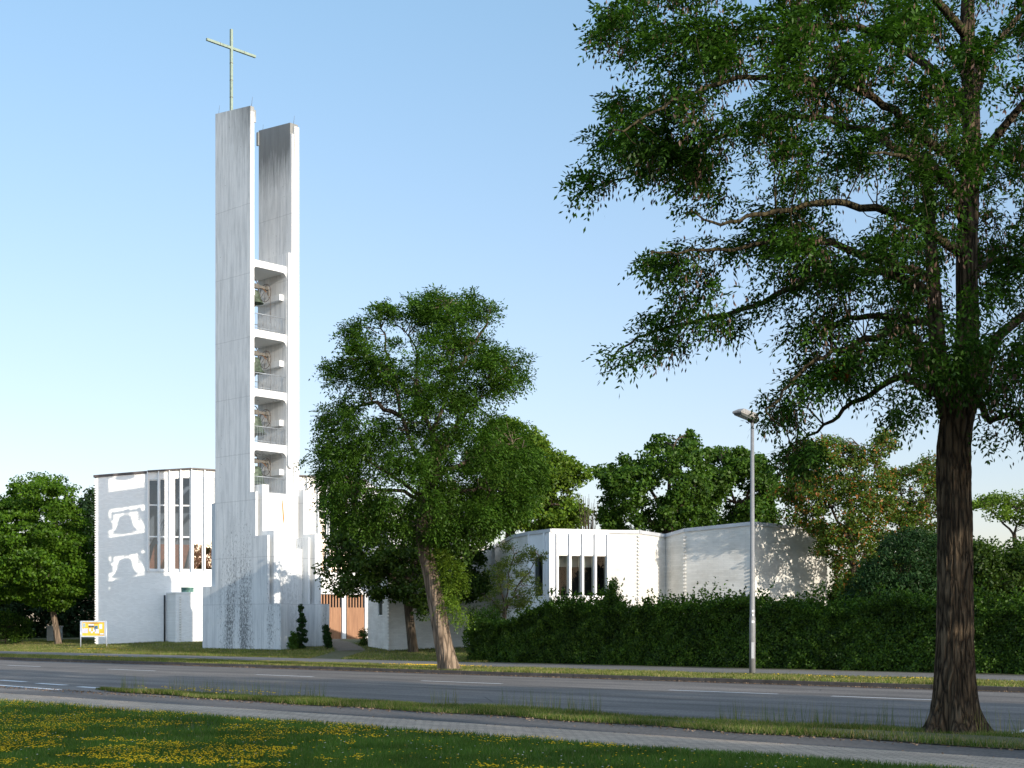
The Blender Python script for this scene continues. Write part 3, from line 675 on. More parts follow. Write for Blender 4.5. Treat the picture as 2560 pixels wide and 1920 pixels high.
for i, hs in H.items():
    for h in hs:
        w = window(ph, pl[i][:2], pl[i+1][:2], *h, dep=.07, g='glass3', fw=.035)
P6, P7 = Vector(pl[6][:2]), Vector(pl[7][:2]); dc = (P7-P6).normalized()
for px in mullx:
    p = P6+dc*s_on(P6, P7, px); m_ = MB(); m_.slab(p-dc*.045, p+dc*.045, .1, 2.85, 5.86, .09); m_.build('mullion', M['panel'], ph)
    m_ = MB(); m_.slab(p-dc*.05, p-dc*.02, .1, 2.85, 5.855, .094); m_.build('mullion_shadow_gap', M['alu'], ph)  # grey strip paints the thin shade along each mullion's left edge
P5 = Vector(pl[5][:2]); db = (P6-P5).normalized()
for px in (1324, 1362, 1376): p = P5+db*s_on(P5, P6, px); m_ = MB(); m_.slab(p-db*.05, p+db*.05, .1, 2.85, 5.9, .08); m_.build('mullion', M['panel'], ph)
m_ = MB(); m_.slab(P6, P7, .05, 2.84, 2.97, .09); m_.build('window_sill', M['white'], ph)
for (s0, s1, a, b) in cw[:3]:
    m_ = MB(); p = P6+dc*(s0+.02)+Vector((-dc.y, dc.x))*.5; q = P6+dc*(s1+.1)+Vector((-dc.y, dc.x))*.5; m_.slab(p, q, .04, 4.35, 4.95); m_.build('curtain', M['curtain'], ph)
m_ = MB(); nc = Vector((-dc.y, dc.x)); m_.slab(P6+nc*1.25-dc*.2, P7+nc*1.25+dc*1.2, .1, 2.2, 5.5); m_.build('interior', M['dark'], ph); m_ = MB(); m_.slab(P6+nc*.5+dc*.3, P7+nc*.5, .7, 2.0, 2.6); m_.build('interior', M['dark'], ph)  # near-black slabs added behind the panes in place of the room's shade
mb = MB()
for i in range(0, 13):
    p, q = pl[i], pl[i+1]; m0 = .0
    mb.slab(p[:2], q[:2], .25, (p[2]-.1, q[2]-.1), (p[2]+.06, q[2]+.06), .05+.003*(i % 2))
mb.build('roof_edge', M['fasciag'], ph)
mb = MB(); mb.add([(x, y, z-.05) for x, y, z in pl], [tuple(range(len(pl)))]); mb.build('roof', M['roof'], ph)
for i, (d1, n_) in {1: ((1, 0), (0, 1)), 2: ((1, 0), (0, 1)), 8: ((1, .2), (-.2, 1)), 10: ((.9, -.4), (.4, .9)), 11: ((1, 0), (0, 1))}.items():
    mb = MB(); tooth(mb, pl[i][:2], .4, 5.8, d1, n_); mb.build('brick_quoin', M['brick2'], ph)

# ------------------------------------------------------------------ street lamp
lb = W(-24.75, 37.55, .12)
lamp = empty('street_lamp', lb, 'tall grey metal street lamp with one flat head standing in the far grass verge', 'street lamp')
x, y, z = lb
mb = MB(); mb.tube([(x, y, z-.1), (x, y, z+1.75), (x, y, z+1.8), (x, y, 8.0)], [.098, .095, .082, .052], 20); pole = mb.build('pole', M['galv'], lamp)
mb = MB(); mb.box(x-.045, x+.045, y-.102, y-.07, z+.5, z+1.0); mb.build('access_hatch', M['alu'], pole)
for q, (zz, ww, c) in enumerate(((2.05, .05, 'white'), (1.93, .035, 'white'), (1.72, .055, 'white'))):
    mb = MB(); mb.box(x-ww+.02, x+ww-.01, y-.1, y-.088, zz, zz+.07); mb.build('sticker', M[c], pole)
u0, v0 = -24.75, 37.55
mb = MB()
def hp(du, dv, dz): return W(u0+du, v0+dv, 7.98+dz+(-dv)*.12)
mb.hexa([hp(-.17, -.85, .06), hp(.17, -.85, .06), hp(.14, .16, .05), hp(-.14, .16, .05), hp(-.17, -.85, .12), hp(.17, -.85, .12), hp(.14, .16, .13), hp(-.14, .16, .13)])
mb.hexa([hp(-.17, -.85, .12), hp(.17, -.85, .12), hp(.14, .16, .13), hp(-.14, .16, .13), hp(-.11, -.62, .24), hp(.11, -.62, .24), hp(.1, .1, .26), hp(-.1, .1, .26)])
hd = mb.build('lamp_head', M['lamphead'], lamp, bevel=.008)
mb = MB(); mb.hexa([hp(-.13, -.78, .01), hp(.13, -.78, .01), hp(.11, -.12, .0), hp(-.11, -.12, .0), hp(-.15, -.82, .058), hp(.15, -.82, .058), hp(.13, -.08, .048), hp(-.13, -.08, .048)]); mb.build('lens', M['lens'], hd)
mb = MB(); mb.hexa([hp(-.08, -.12, -.05), hp(.08, -.12, -.05), hp(.08, .14, -.05), hp(-.08, .14, -.05), hp(-.1, -.2, .048), hp(.1, -.2, .048), hp(.1, .15, .048), hp(-.1, .15, .048)]); mb.build('mounting_bracket', M['black'], hd)

# ------------------------------------------------------------------ notice board
nbx0, nbx1, nby = -28.06, -26.38, 93.0
nb = empty('notice_board', ((nbx0+nbx1)/2, nby, .3), 'yellow backed glazed notice board in silver frame on two posts beside the church wall', 'notice board')
for x in (nbx0, nbx1):
    mb = MB(); mb.tube([(x, nby, .1), (x, nby, 1.98)], .035, 12); mb.build('post', M['boardframe'], nb)
mb = MB(); a, b = nbx0+.04, nbx1-.04
mb.box(a, b, nby-.04, nby+.04, 1.9, 1.99); mb.box(a, b, nby-.04, nby+.04, .93, 1.02); mb.box(a, a+.07, nby-.04, nby+.04, 1.02, 1.9); mb.box(b-.09, b, nby-.04, nby+.04, 1.02, 1.9)
mb.box(a+.07, b-.09, nby+.015, nby+.035, 1.02, 1.9)
fr = mb.build('frame', M['boardframe'], nb)
mb = MB(); mb.box(a+.07, b-.09, nby-.0, nby+.014, 1.02, 1.9); bk_ = mb.build('backing', simple('yellow_backing', (.72, .42, .04), .7, var=.2, scale=2), nb)
def papers(cx, cz, w, h, c, nm='paper'):
    X = a+.07+cx*(b-a-.16); Z = 1.02+cz*.88
    m_ = MB(); m_.box(X-w/2, X+w/2, nby-.008, nby-.001, Z-h/2, Z+h/2); m_.build(nm, M[c] if isinstance(c, str) else c, bk_)
pw = simple('notice_paper', (.62, .60, .66), .8, var=.12, scale=12); pg = simple('photo_print', (.10, .10, .07), .6, var=.7, scale=9); pb = simple('landscape_print', (.06, .16, .25), .6, var=.7, scale=8)
pm = simple('colourful_leaflet', (.60, .50, .62), .8, var=.4, scale=14); ptl = simple('teal_poster', (.32, .42, .45), .8, var=.3, scale=9); pt_ = simple('print_ink', (.08, .05, .06), .8)
for args in [(.075, .78, .16, .26, ptl), (.40, .80, .36, .1, pw), (.40, .68, .36, .13, pg), (.62, .62, .23, .22, pb), (.83, .68, .19, .3, pw), (.13, .37, .36, .3, pm), (.35, .43, .13, .2, pw), (.43, .26, .13, .12, pw), (.54, .42, .16, .22, pw), (.66, .33, .27, .27, pw), (.88, .13, .24, .08, pw)]: papers(*args)
for args in [(.53, .905, .62, .028, pt_, 'headline'), (.84, .065, .38, .028, pt_, 'headline'), (.55, .47, .03, .04, pt_, 'print'), (.73, .35, .03, .04, pt_, 'print'), (.22, .905, .05, .05, pb, 'emblem')]: papers(*args)

# ------------------------------------------------------------------ utility cabinet at the left
cx_ = at(136, 1600, 106)
cab = empty('utility_cabinet', (cx_[0], 106, .45), 'pale grey utility cabinet under the trees at far left', 'cabinet')
mb = MB(); mb.box(cx_[0]-.5, cx_[0]+.55, 105.8, 106.2, .35, 1.62); mb.build('body', simple('grey_cabinet', (.42, .44, .44), .6), cab, .02)
mb = MB(); mb.box(cx_[0]-.54, cx_[0]+.59, 105.75, 106.25, 1.62, 1.67); mb.build('lid', M['alu'], cab)
mb = MB(); mb.box(cx_[0]+.01, cx_[0]+.03, 105.785, 105.8, .4, 1.6); mb.build('door_seam', M['black'], cab)

# ------------------------------------------------------------------ foliage
def inpoly(P, poly):
    x, y = P[:, 0], P[:, 1]; n = len(poly); r = np.zeros(len(P), bool); dmin = np.full(len(P), 1e9)
    for i in range(n):
        x0, y0 = poly[i]; x1, y1 = poly[(i+1) % n]
        c = ((y0 > y) != (y1 > y)); xi = (x1-x0)*(y-y0)/((y1-y0) if y1 != y0 else 1e-9)+x0; r ^= c & (x < xi)
        dx, dy = x1-x0, y1-y0; t = np.clip(((x-x0)*dx+(y-y0)*dy)/(dx*dx+dy*dy+1e-9), 0, 1)
        dmin = np.minimum(dmin, np.hypot(x-x0-t*dx, y-y0-t*dy))
    return r, dmin
def crown_clumps(poly, Y, thick, n, rc, rng, holes=(), gap=None):
    poly = np.array(poly, float)*S; lo, hi = poly.min(0), poly.max(0)
    out = []; k = Y/F
    while sum(len(o) for o in out) < n:
        P = rng.uniform(lo, hi, (n*3, 2)); ins, d = inpoly(P, poly); dm = d*k
        ok = ins & (dm > rc*.2)
        for hx, hy, ha, hb in holes:
            ok &= ((P[:, 0]-hx*S)/(ha*S))**2+((P[:, 1]-hy*S)/(hb*S))**2 > 1
        P, dm = P[ok], dm[ok]
        w = thick*np.sqrt(np.clip(1-(1-np.minimum(1, dm/thick))**2, .02, 1))
        off = rng.uniform(-1, 1, len(P)); off = np.sign(off)*np.abs(off)**.5*w
        YY = Y+off; X = (P[:, 0]-CX)/F*Y; Z = EYE+(HY-P[:, 1])/F*Y
        sc_ = YY/Y
        if gap:      # whole clusters are missing where this field is low, so the sky shows through in places
            f, th_ = gap; q = np.sin(X*f+1.3*np.sin(Z*f*.8+YY))+np.sin(Z*f*1.3+1.1*np.sin(X*f*.9)+2)+np.sin(YY*f+X*f*.7)*.8
            kp = q > th_; X, YY, Z, sc_ = X[kp], YY[kp], Z[kp], sc_[kp]
        out.append(np.stack([X*sc_, YY, EYE+(Z-EYE)*sc_], 1))
    return np.concatenate(out)[:n]
def leaves_at(C, Nrm, ln, wd, rng):
    n = len(C); a = unit(np.cross(Nrm, rng.normal(size=(n, 3)))); b = unit(np.cross(Nrm, a))
    ln = (ln*rng.uniform(.65, 1.35, n))[:, None]; wd = (wd*rng.uniform(.65, 1.35, n))[:, None]
    V = np.empty((n, 4, 3), np.float32)
    V[:, 0] = C-a*ln*.5; V[:, 1] = C+b*wd*.5-a*ln*.05; V[:, 2] = C+a*ln*.5; V[:, 3] = C-b*wd*.5-a*ln*.05
    return V.reshape(-1, 3)
def ellipsoid_leaves(cl, rc, per, ln, wd, rng, flat=.7, up=.5):
    n = len(cl)*per; cc = np.repeat(cl, per, 0); r = rc*np.repeat(rng.uniform(.6, 1.35, len(cl)), per)[:, None]
    d = unit(rng.normal(size=(n, 3))); rad = rng.uniform(0, 1, (n, 1))**.45
    off = d*rad*r; off[:, 2] *= flat
    nr = unit(d*.7+rng.normal(size=(n, 3))*.7+np.array([0, 0, up]))
    return leaves_at(cc+off, nr, ln, wd, rng)
def spray_leaves(cl, cen, rc, per, nleaf, ln, wd, rng, droop=.45, outw=.8):
    """compound leaves: each spray is a short arching stalk with leaflets on both sides"""
    n = len(cl)*per; cc = np.repeat(cl, per, 0)
    base = cc+unit(rng.normal(size=(n, 3)))*(rng.uniform(0, 1, (n, 1))**.5)*rc*np.array([1.15, 1.15, .6])
    d = unit(unit(base-cen)*outw+rng.normal(size=(n, 3))*.75+np.array([0, 0, -.1])); L_ = ln*nleaf*.34*rng.uniform(.7, 1.2, (n, 1))
    side = unit(np.cross(d, rng.normal(size=(n, 3))*.4+np.array([0, 0, 1.0])))
    out = []
    for k in range(nleaf):
        t = (k//2+.7)/(nleaf/2); s = 1 if k % 2 else -1
        if k == nleaf-1: s = 0
        p = base+d*L_*t+np.array([0, 0, -1.0])*droop*L_*t*t
        dr = unit(side*s+d*(.55 if s else 1)+np.array([0, 0, -.35])+rng.normal(size=(n, 3))*.22)
        up_ = unit(np.cross(dr, d)*(s if s else 1)+np.array([0, 0, .8])+rng.normal(size=(n, 3))*.35)
        b = unit(np.cross(up_, dr)); l = ln*rng.uniform(.75, 1.25, (n, 1)); w = wd*rng.uniform(.8, 1.2, (n, 1))
        V = np.empty((n, 4, 3), np.float32); V[:, 0] = p; V[:, 1] = p+dr*l*.5+b*w*.5; V[:, 2] = p+dr*l; V[:, 3] = p+dr*l*.5-b*w*.5
        out.append(V.reshape(-1, 3))
    return np.concatenate(out)
def limb_pts(pts, Y):
    """px (2212 scale) polyline with optional per point depth -> world points, smoothed"""
    P = [Vector(at(p[0]*S, p[1]*S, Y+(p[2] if len(p) > 2 else 0))) for p in pts]; out = []
    for i in range(len(P)-1):
        p0 = P[max(i-1, 0)]; p1, p2 = P[i], P[i+1]; p3 = P[min(i+2, len(P)-1)]
        for k in range(5):
            t = k/5; out.append(.5*((2*p1)+(p2-p0)*t+(2*p0-5*p1+4*p2-p3)*t*t+(3*p1-p0-3*p2+p3)*t**3))
    out.append(P[-1]); return out
def rads(r0, r1, n, p=1.0): return [r0+(r1-r0)*(i/(n-1))**p for i in range(n)]
def twigs(mb, cl, nodes, r, rng, sag=.12, maxn=400, maxlen=2.2):
    nd = np.array([tuple(n) for n in nodes]); idx = rng.permutation(len(cl))[:maxn]
    for i in idx:
        c = cl[i]; dd = np.linalg.norm(nd-c, axis=1)+np.maximum(0, nd[:, 2]-c[2])*.8; a = nd[dd.argmin()]
        if np.linalg.norm(a-c) > maxlen: continue
        m1 = a*.6+c*.4+rng.normal(size=3)*.08*np.linalg.norm(c-a)+np.array([0, 0, sag*np.linalg.norm(c-a)])
        mb.tube([tuple(a), tuple(m1), tuple(c)], [r, r*.6, r*.2], 4, caps=False)
def trunkmesh(pts, rad, n, seed, furrow=.0, flare=0, z0=0):
    """tapered trunk whose rings are furrowed and flared into root lobes"""
    rng = np.random.default_rng(seed); mb = MB(); P = []
    for i in range(len(pts)-1):
        L_ = (pts[i+1]-pts[i]).length; m = max(1, int(L_/.07)) if furrow else 1
        for k in range(m): t = k/m; P.append((pts[i].lerp(pts[i+1], t), rad[i]*(1-t)+rad[i+1]*t))
    P.append((pts[-1], rad[-1])); th = np.arange(n)*2*math.pi/n
    A_ = rng.uniform(0, 6.28, 40); base = 0
    zz = pts[0].z
    ph = np.cumsum(rng.normal(0, .10, len(P)))
    prev = None
    for i, (p, r) in enumerate(P):
        h = p.z-zz; w = np.zeros(n)
        for q, (fq, am) in enumerate(((2, .05), (3, .05), (5, .035))): w += am*np.sin(fq*th+A_[q]+h*.35*(q-1))
        if furrow:
            ridge = np.abs(np.sin(12.5*th+A_[5]+.55*np.sin(h*1.9+A_[6]+th*2)+.4*np.sin(h*4.3+A_[7]+3*th)))
            ridge2 = np.abs(np.sin(21.5*th+A_[8]+.8*np.sin(h*2.7+A_[9]-th)+.5*np.sin(h*6.1)))
            w += furrow*(ridge**.6*.65+ridge2**.7*.35-.6)+rng.normal(0, furrow*.07, n)
        if flare: w += flare*math.exp(-h/.28)*(.55+.45*np.sin(5*th+A_[10])+.3*np.sin(8*th+A_[11]))+flare*.25*math.exp(-h/.9)
        rr_ = r*(1+w)
        for k in range(n): mb.v.append((p.x+math.cos(th[k])*rr_[k], p.y+math.sin(th[k])*rr_[k], p.z))
    for i in range(len(P)-1):
        for k in range(n):
            k2 = (k+1) % n; mb.f.append((i*n+k, i*n+k2, (i+1)*n+k2, (i+1)*n+k)); mb.sm.append(True)
    return mb

# --- big foreground tree, right
rng = np.random.default_rng(11)
YB = 21.1; bx, by, bz_ = at(2380, 1838, YB)
big = empty('foreground_tree', (bx, by, .02), 'big dark tree with deeply furrowed trunk and long drooping limbs on the near verge', 'tree')
tp = limb_pts([(2058, 1600), (2060, 1540), (2062, 1440), (2063, 1200), (2060, 1000), (2064, 930), (2074, 870)], YB)
mb = trunkmesh(tp, [.28]+rads(.252, .235, len(tp)-1), 150, 3, furrow=.2, flare=1.3)
stems = [
    [(2050, 900), (2030, 800), (2022, 700), (2015, 600), (2008, 470, .4), (2000, 330, .6)],
    [(2072, 900), (2082, 800), (2090, 700), (2088, 560), (2095, 400), (2098, 240), (2090, 100), (2092, -40), (2100, -200)],
    [(2072, 930), (2095, 880), (2125, 800), (2150, 735, .5), (2212, 680, 1), (2290, 600, 1.5)],
    [(2098, 420), (2130, 330, -.6), (2180, 260, -1), (2250, 180, -1.4)],
    [(2094, 260), (2110, 200), (2135, 120), (2180, 60), (2230, 0)]]
srad = [(.15, .07), (.20, .08), (.13, .05), (.09, .04), (.07, .03)]
for st, (a, b) in zip(stems, srad):
    p = limb_pts(st, YB); mb.tube(p, rads(a, b, len(p)), 14)
limbs = [
    [(2015, 600), (1900, 560, -.4), (1780, 520, -.8), (1690, 520, -1), (1600, 535, -1.2), (1480, 545, -1.4), (1400, 548, -1.5)],
    [(2030, 640), (1900, 590), (1760, 600, .3), (1650, 650, .5), (1540, 690, .6), (1430, 710, .7), (1350, 745, .7), (1310, 790, .7)],
    [(2090, 560), (1950, 470, -.8), (1800, 440, -1.4), (1650, 460, -1.8), (1560, 480, -2), (1500, 460, -2)],
    [(2090, 420), (1960, 330, .6), (1800, 260, 1), (1650, 260, 1.4), (1500, 320, 1.5), (1380, 370, 1.6), (1270, 410, 1.6)],
    [(2095, 380), (1950, 260, -.8), (1850, 190, -1.3), (1700, 170, -1.8), (1560, 180, -2.1), (1430, 230, -2.2), (1310, 300, -2.2)],
    [(2095, 250), (1980, 120, .6), (1850, 60, 1), (1650, 60, 1.6), (1480, 90, 2), (1350, 60, 2), (1290, 30, 2)],
    [(2092, 80), (2000, -20, -.6), (1850, -60, -1.2), (1600, -50, -2), (1400, -20, -2)],
    [(2050, 850), (1960, 720, -.8), (1850, 740, -1), (1760, 780, -1.1), (1690, 850, -1.2), (1650, 890, -1.2)],
    [(2040, 860), (1950, 820, .5), (1860, 860, .8), (1780, 920, .9), (1710, 965, .9)],
    [(2022, 700), (1900, 680, .8), (1800, 700, 1.2), (1720, 760, 1.4)],
    [(2082, 760), (2130, 900, -.5), (2180, 900, -.8), (2230, 940, -1)],
    [(2090, 600), (2160, 560, .6), (2230, 560, 1)], [(2090, 500), (2050, 400, -1.5), (1960, 340, -2.6), (1880, 330, -3.2)]]
nodes = []
for lp in limbs:
    p = limb_pts(lp, YB)
    wob = [q+Vector(rng.normal(0, .022, 3)) for q in p]; wob[0] = p[0]
    ml = MB(); ml.tube(wob, rads(.078, .01, len(p), .8), 8); ml.build('limb', M['barkdark'], big); nodes += wob[3:]
for st in stems: nodes += limb_pts(st, YB)[8:]
trk = mb.build('trunk', M['bark'], big)
P_big = [(1290, -80), (1275, 10), (1300, 45), (1285, 95), (1320, 130), (1360, 150), (1345, 200), (1300, 240), (1285, 300), (1290, 340), (1265, 380), (1248, 420), (1265, 440), (1330, 420), (1380, 385), (1460, 390), (1500, 430), (1455, 465), (1530, 470), (1600, 440), (1640, 470), (1560, 500), (1480, 530), (1380, 540), (1395, 575), (1440, 590), (1440, 640), (1480, 650), (1400, 680), (1370, 710), (1310, 760), (1293, 795), (1310, 830), (1360, 790), (1430, 770), (1500, 745), (1560, 720), (1620, 690), (1690, 660), (1740, 640), (1720, 690), (1690, 730), (1750, 760), (1700, 810), (1660, 860), (1640, 900), (1690, 915), (1740, 900), (1790, 860), (1840, 830), (1880, 850), (1800, 900), (1730, 940), (1690, 960), (1700, 1000), (1760, 990), (1840, 940), (1900, 900), (1960, 910), (2010, 890), (2030, 850), (2110, 860), (2100, 930), (2130, 950), (2160, 900), (2212, 940), (2300, 960), (2300, -80)]
holes_big = [(1600, 400, 70, 28), (1755, 640, 45, 26), (1640, 155, 22, 18), (1560, 300, 26, 14), (2190, 140, 40, 50), (1860, 560, 28, 18), (1700, 620, 40, 22), (1790, 880, 24, 14), (1480, 245, 30, 14), (2170, 430, 22, 30), (1940, 200, 18, 14), (1880, 60, 20, 14), (1800, 330, 16, 12), (1500, 620, 30, 14), (1990, 700, 18, 20), (1700, 40, 14, 12)]
clb = crown_clumps(P_big, YB, 3.0, 860, .24, rng, holes_big, (3.3, -.55))
cen = np.array(at(2060*S, 420*S, YB))
mt = MB(); twigs(mt, clb, nodes, .012, rng, .05, 700, 1.0); mt.build('twigs', M['barkdark'], big)
V = spray_leaves(clb, cen, .24, 19, 9, .088, .036, rng)
soup('crown', V, 4, L['robinia'], big)
sel = clb[rng.random(len(clb)) < .42]; n = len(sel)*34
cc = np.repeat(sel, 34, 0)+rng.normal(0, 1, (n, 3))*np.array([.12, .12, .16])-np.array([0, 0, .12])
dn = unit(rng.normal(size=(n, 3))*.25+np.array([0, 0, -1.0])); sd = unit(np.cross(dn, rng.normal(size=(n, 3))))
Vp = np.empty((n, 4, 3), np.float32); Vp[:, 0] = cc; Vp[:, 1] = cc+dn*.045+sd*.014; Vp[:, 2] = cc+dn*.09; Vp[:, 3] = cc+dn*.045-sd*.014
soup('seed_pods', Vp.reshape(-1, 3), 4, L['pods'], big)
c0 = np.array([at(1815*S, 806*S, YB-1.05)])
soup('dead_leaf_tuft', ellipsoid_leaves(c0, .17, 160, .07, .04, rng), 4, L['dead'], big)

def tree(name, label, base_px, Y, trunk, tr, limbs_, poly, thick, ncl, rc, per, ln, wd, leaf, barkm='barkfar', seed=1, holes=(), spray=0, lr=(.12, .02), flat=.7, furrow=0, cat='tree', group=None, ntw=300, flare=.2, gap=None):
    rng = np.random.default_rng(seed)
    b = at(base_px[0]*S, base_px[1]*S, Y); z = gz(b[0], b[1])
    t = empty(name, (b[0], b[1], z), label, cat, group)
    tp_ = limb_pts(trunk, Y); tp_[0].z = min(tp_[0].z, z-.05)
    mb = trunkmesh(tp_, rads(tr[0], tr[1], len(tp_)), 40 if furrow else 14, seed, furrow=furrow, flare=flare)
    nodes = list(tp_[len(tp_)//2:])
    for lp in limbs_:
        p = limb_pts(lp, Y); p = [p[0]]+[q+Vector(rng.normal(0, .05, 3)) for q in p[1:]]
        ml = MB(); ml.tube(p, rads(lr[0], lr[1], len(p), .8), 7); ml.build('limb', M['barkfar' if barkm == 'bark2' else barkm], t); nodes += p[2:]
    mb.build('trunk', M[barkm], t)
    cl = crown_clumps(poly, Y, thick, ncl, rc, rng, holes, gap); c = cl.mean(0)
    mt = MB(); twigs(mt, cl, nodes, lr[1]*1.3, rng, .1, ntw); mt.build('twigs', M[barkm], t)
    if spray: V = spray_leaves(cl, c, rc, per, spray, ln, wd, rng, .35)
    else: V = ellipsoid_leaves(cl, rc, per, ln, wd, rng, flat)
    soup('crown', V, 4, L[leaf], t); return t

# --- leaning street tree in the middle
tree('street_tree', 'tall feathery green street tree with leaning trunk on the far verge before the church', (972, 1447), 49.5,
     [(974, 1450), (958, 1385), (945, 1310), (932, 1240), (916, 1165), (922, 1090), (936, 1010), (945, 960)], (.33, .21),
     [[(945, 1060), (935, 960), (965, 840), (985, 740), (965, 660), (955, 630)], [(935, 1030), (880, 930), (855, 830), (830, 740), (818, 670)], [(945, 1000), (1000, 900), (1050, 850), (1110, 790)],
      [(940, 1040), (1020, 990), (1090, 960), (1140, 980)], [(925, 1080), (850, 1030), (770, 980), (700, 965)], [(925, 1090), (860, 1060), (790, 1060), (730, 1090)], [(965, 840), (1010, 760), (1050, 700), (1060, 665)],
      [(870, 900), (800, 870), (740, 900), (700, 930)], [(840, 800), (780, 770), (730, 790)], [(945, 1060), (1000, 1060), (1060, 1060), (1120, 1080)], [(945, 960), (900, 860), (900, 760), (880, 720)]],
     [(935, 618), (985, 632), (1015, 640), (1072, 660), (1060, 690), (1025, 715), (1045, 735), (1100, 735), (1137, 790), (1130, 825), (1090, 850), (1072, 875), (1110, 900), (1140, 940), (1165, 985), (1170, 1030), (1160, 1085), (1110, 1115), (1075, 1140), (1010, 1160), (960, 1170), (900, 1160), (840, 1150), (760, 1160), (730, 1130), (700, 1090), (690, 1050), (668, 985), (672, 958), (705, 930), (690, 900), (720, 870), (790, 855), (770, 840), (715, 838), (708, 790), (735, 765), (755, 760), (745, 712), (785, 690), (812, 650), (830, 652), (850, 668), (880, 690), (905, 690), (885, 655), (890, 645), (920, 640)],
     3.7, 820, .40, 20, .125, .054, 'robinia2', 'bark2', 5, holes=[(900, 715, 12, 28), (800, 890, 22, 12), (862, 905, 14, 24), (1010, 800, 14, 9), (1040, 880, 18, 10), (760, 860, 26, 9), (960, 980, 8, 12), (905, 960, 12, 16), (842, 770, 8, 14), (1060, 760, 10, 8)], spray=9, lr=(.095, .018), furrow=.10, flare=.35, ntw=500, gap=(1.9, -.95))
# shoots low on its trunk
def shrub(name, label, poly, Y, thick, ncl, rc, per, ln, wd, leaf, seed, cat='shrub', stem=True, flat=.8, group=None):
    rng = np.random.default_rng(seed); pa = np.array(poly, float)*S; mx = pa[:, 0].mean(); my = pa[:, 1].max()
    b = at(mx, my, Y); z = gz(b[0], b[1]); t = empty(name, (b[0], b[1], z), label, cat, group)
    cl = crown_clumps(poly, Y, thick, ncl, rc, rng)
    if stem:
        mb = MB(); nd = [Vector((b[0], b[1], z-.05+i*(cl[:, 2].mean()-z)/4)) for i in range(5)]; mb.tube(nd, rads(.05, .02, 5), 6); twigs(mb, cl, nd, .012, rng, .05, 120); mb.build('stem', M['barkfar'], t)
    soup('foliage', ellipsoid_leaves(cl, rc, per, ln, wd, rng, flat), 4, L[leaf], t); return t
# leafy shoots on the street tree's trunk belong to it
st = [o for o in bpy.data.objects if o.name == 'street_tree'][0]
rg = np.random.default_rng(8); cl = crown_clumps([(930, 1180), (970, 1190), (1000, 1230), (1000, 1290), (1010, 1330), (990, 1345), (960, 1320), (950, 1260)], 49.3, .7, 46, .3, rg)
soup('trunk_shoots', spray_leaves(cl, cl.mean(0), .3, 14, 9, .09, .045, rg), 4, L['chestnut'], st)

tree('maple_tree', 'dark maple with low spreading crown before the white brick wall beside the wooden doors', (893, 1411), 72.5,
     [(894, 1413), (888, 1360), (882, 1300), (885, 1240)], (.27, .2),
     [[(884, 1290), (840, 1240), (780, 1210), (720, 1200)], [(884, 1270), (900, 1200), (930, 1130)], [(884, 1280), (940, 1250), (1010, 1230)], [(885, 1260), (850, 1180), (800, 1130)]],
     [(740, 1100), (830, 1070), (930, 1060), (1040, 1090), (1070, 1150), (1045, 1200), (1062, 1250), (1040, 1300), (1000, 1305), (945, 1290), (920, 1340), (895, 1325), (860, 1300), (830, 1290), (800, 1312), (775, 1285), (740, 1300), (705, 1262), (690, 1225), (715, 1200), (700, 1190), (685, 1200), (705, 1155), (735, 1135)],
     3.4, 380, .55, 110, .17, .12, 'maple', 'barkfar', 21, lr=(.10, .025), ntw=250)
tree('light_crowned_tree', 'bright green broad tree rising behind the hall roof just right of the leaning street tree', (1100, 1420), 96,
     [(1100, 1420), (1100, 1200), (1105, 1080)], (.4, .25), [[(1105, 1100), (1160, 1030), (1220, 1010)], [(1105, 1080), (1110, 1000), (1120, 930)], [(1105, 1120), (1190, 1090), (1250, 1110)]],
     [(1100, 905), (1145, 922), (1175, 938), (1185, 970), (1225, 982), (1245, 1000), (1278, 1012), (1268, 1040), (1230, 1050), (1245, 1080), (1268, 1095), (1262, 1130), (1240, 1148), (1140, 1150), (1040, 1150), (1000, 1000), (1060, 910)],
     5, 560, .62, 80, .24, .16, 'chestnut', 'barkfar', 31, holes=[(1210, 1065, 14, 10), (1165, 1000, 8, 8)], lr=(.14, .04), gap=(1.1, -1.2))
tree('oak_tree', 'deep green oak with lumpy crown behind the low hall, left of the lamp post', (1440, 1420), 100,
     [(1440, 1420), (1442, 1200), (1445, 1080)], (.5, .3), [[(1445, 1120), (1400, 1050), (1360, 1000)], [(1445, 1080), (1450, 1000), (1460, 950)], [(1445, 1130), (1500, 1050), (1530, 990)], [(1445, 1150), (1370, 1100), (1310, 1040)]],
     [(1285, 1055), (1280, 1022), (1302, 1000), (1330, 1002), (1350, 972), (1365, 990), (1392, 968), (1408, 935), (1440, 925), (1452, 940), (1475, 925), (1500, 932), (1512, 955), (1540, 975), (1548, 1040), (1545, 1152), (1300, 1152), (1282, 1100), (1300, 1080)],
     6, 440, .6, 75, .24, .18, 'oak', 'barkfar', 41, holes=[(1452, 1050, 10, 14), (1375, 1035, 8, 10), (1352, 1120, 14, 8)], lr=(.16, .05), gap=(1.1, -.85))
tree('oak_tree', 'deep green oak behind the low hall, right where the lamp post crosses it', (1600, 1420), 104,
     [(1600, 1420), (1600, 1200), (1600, 1080)], (.45, .28), [[(1600, 1110), (1570, 1040), (1560, 990)], [(1600, 1100), (1630, 1040), (1650, 1010)]],
     [(1530, 985), (1548, 965), (1575, 975), (1600, 962), (1618, 985), (1640, 982), (1658, 992), (1672, 1020), (1682, 1050), (1668, 1080), (1682, 1110), (1676, 1140), (1640, 1152), (1530, 1152), (1520, 1060)],
     5, 320, .6, 75, .24, .18, 'oak', 'barkfar', 43, holes=[(1580, 1060, 9, 10)], lr=(.14, .05), gap=(1.1, -1.1))
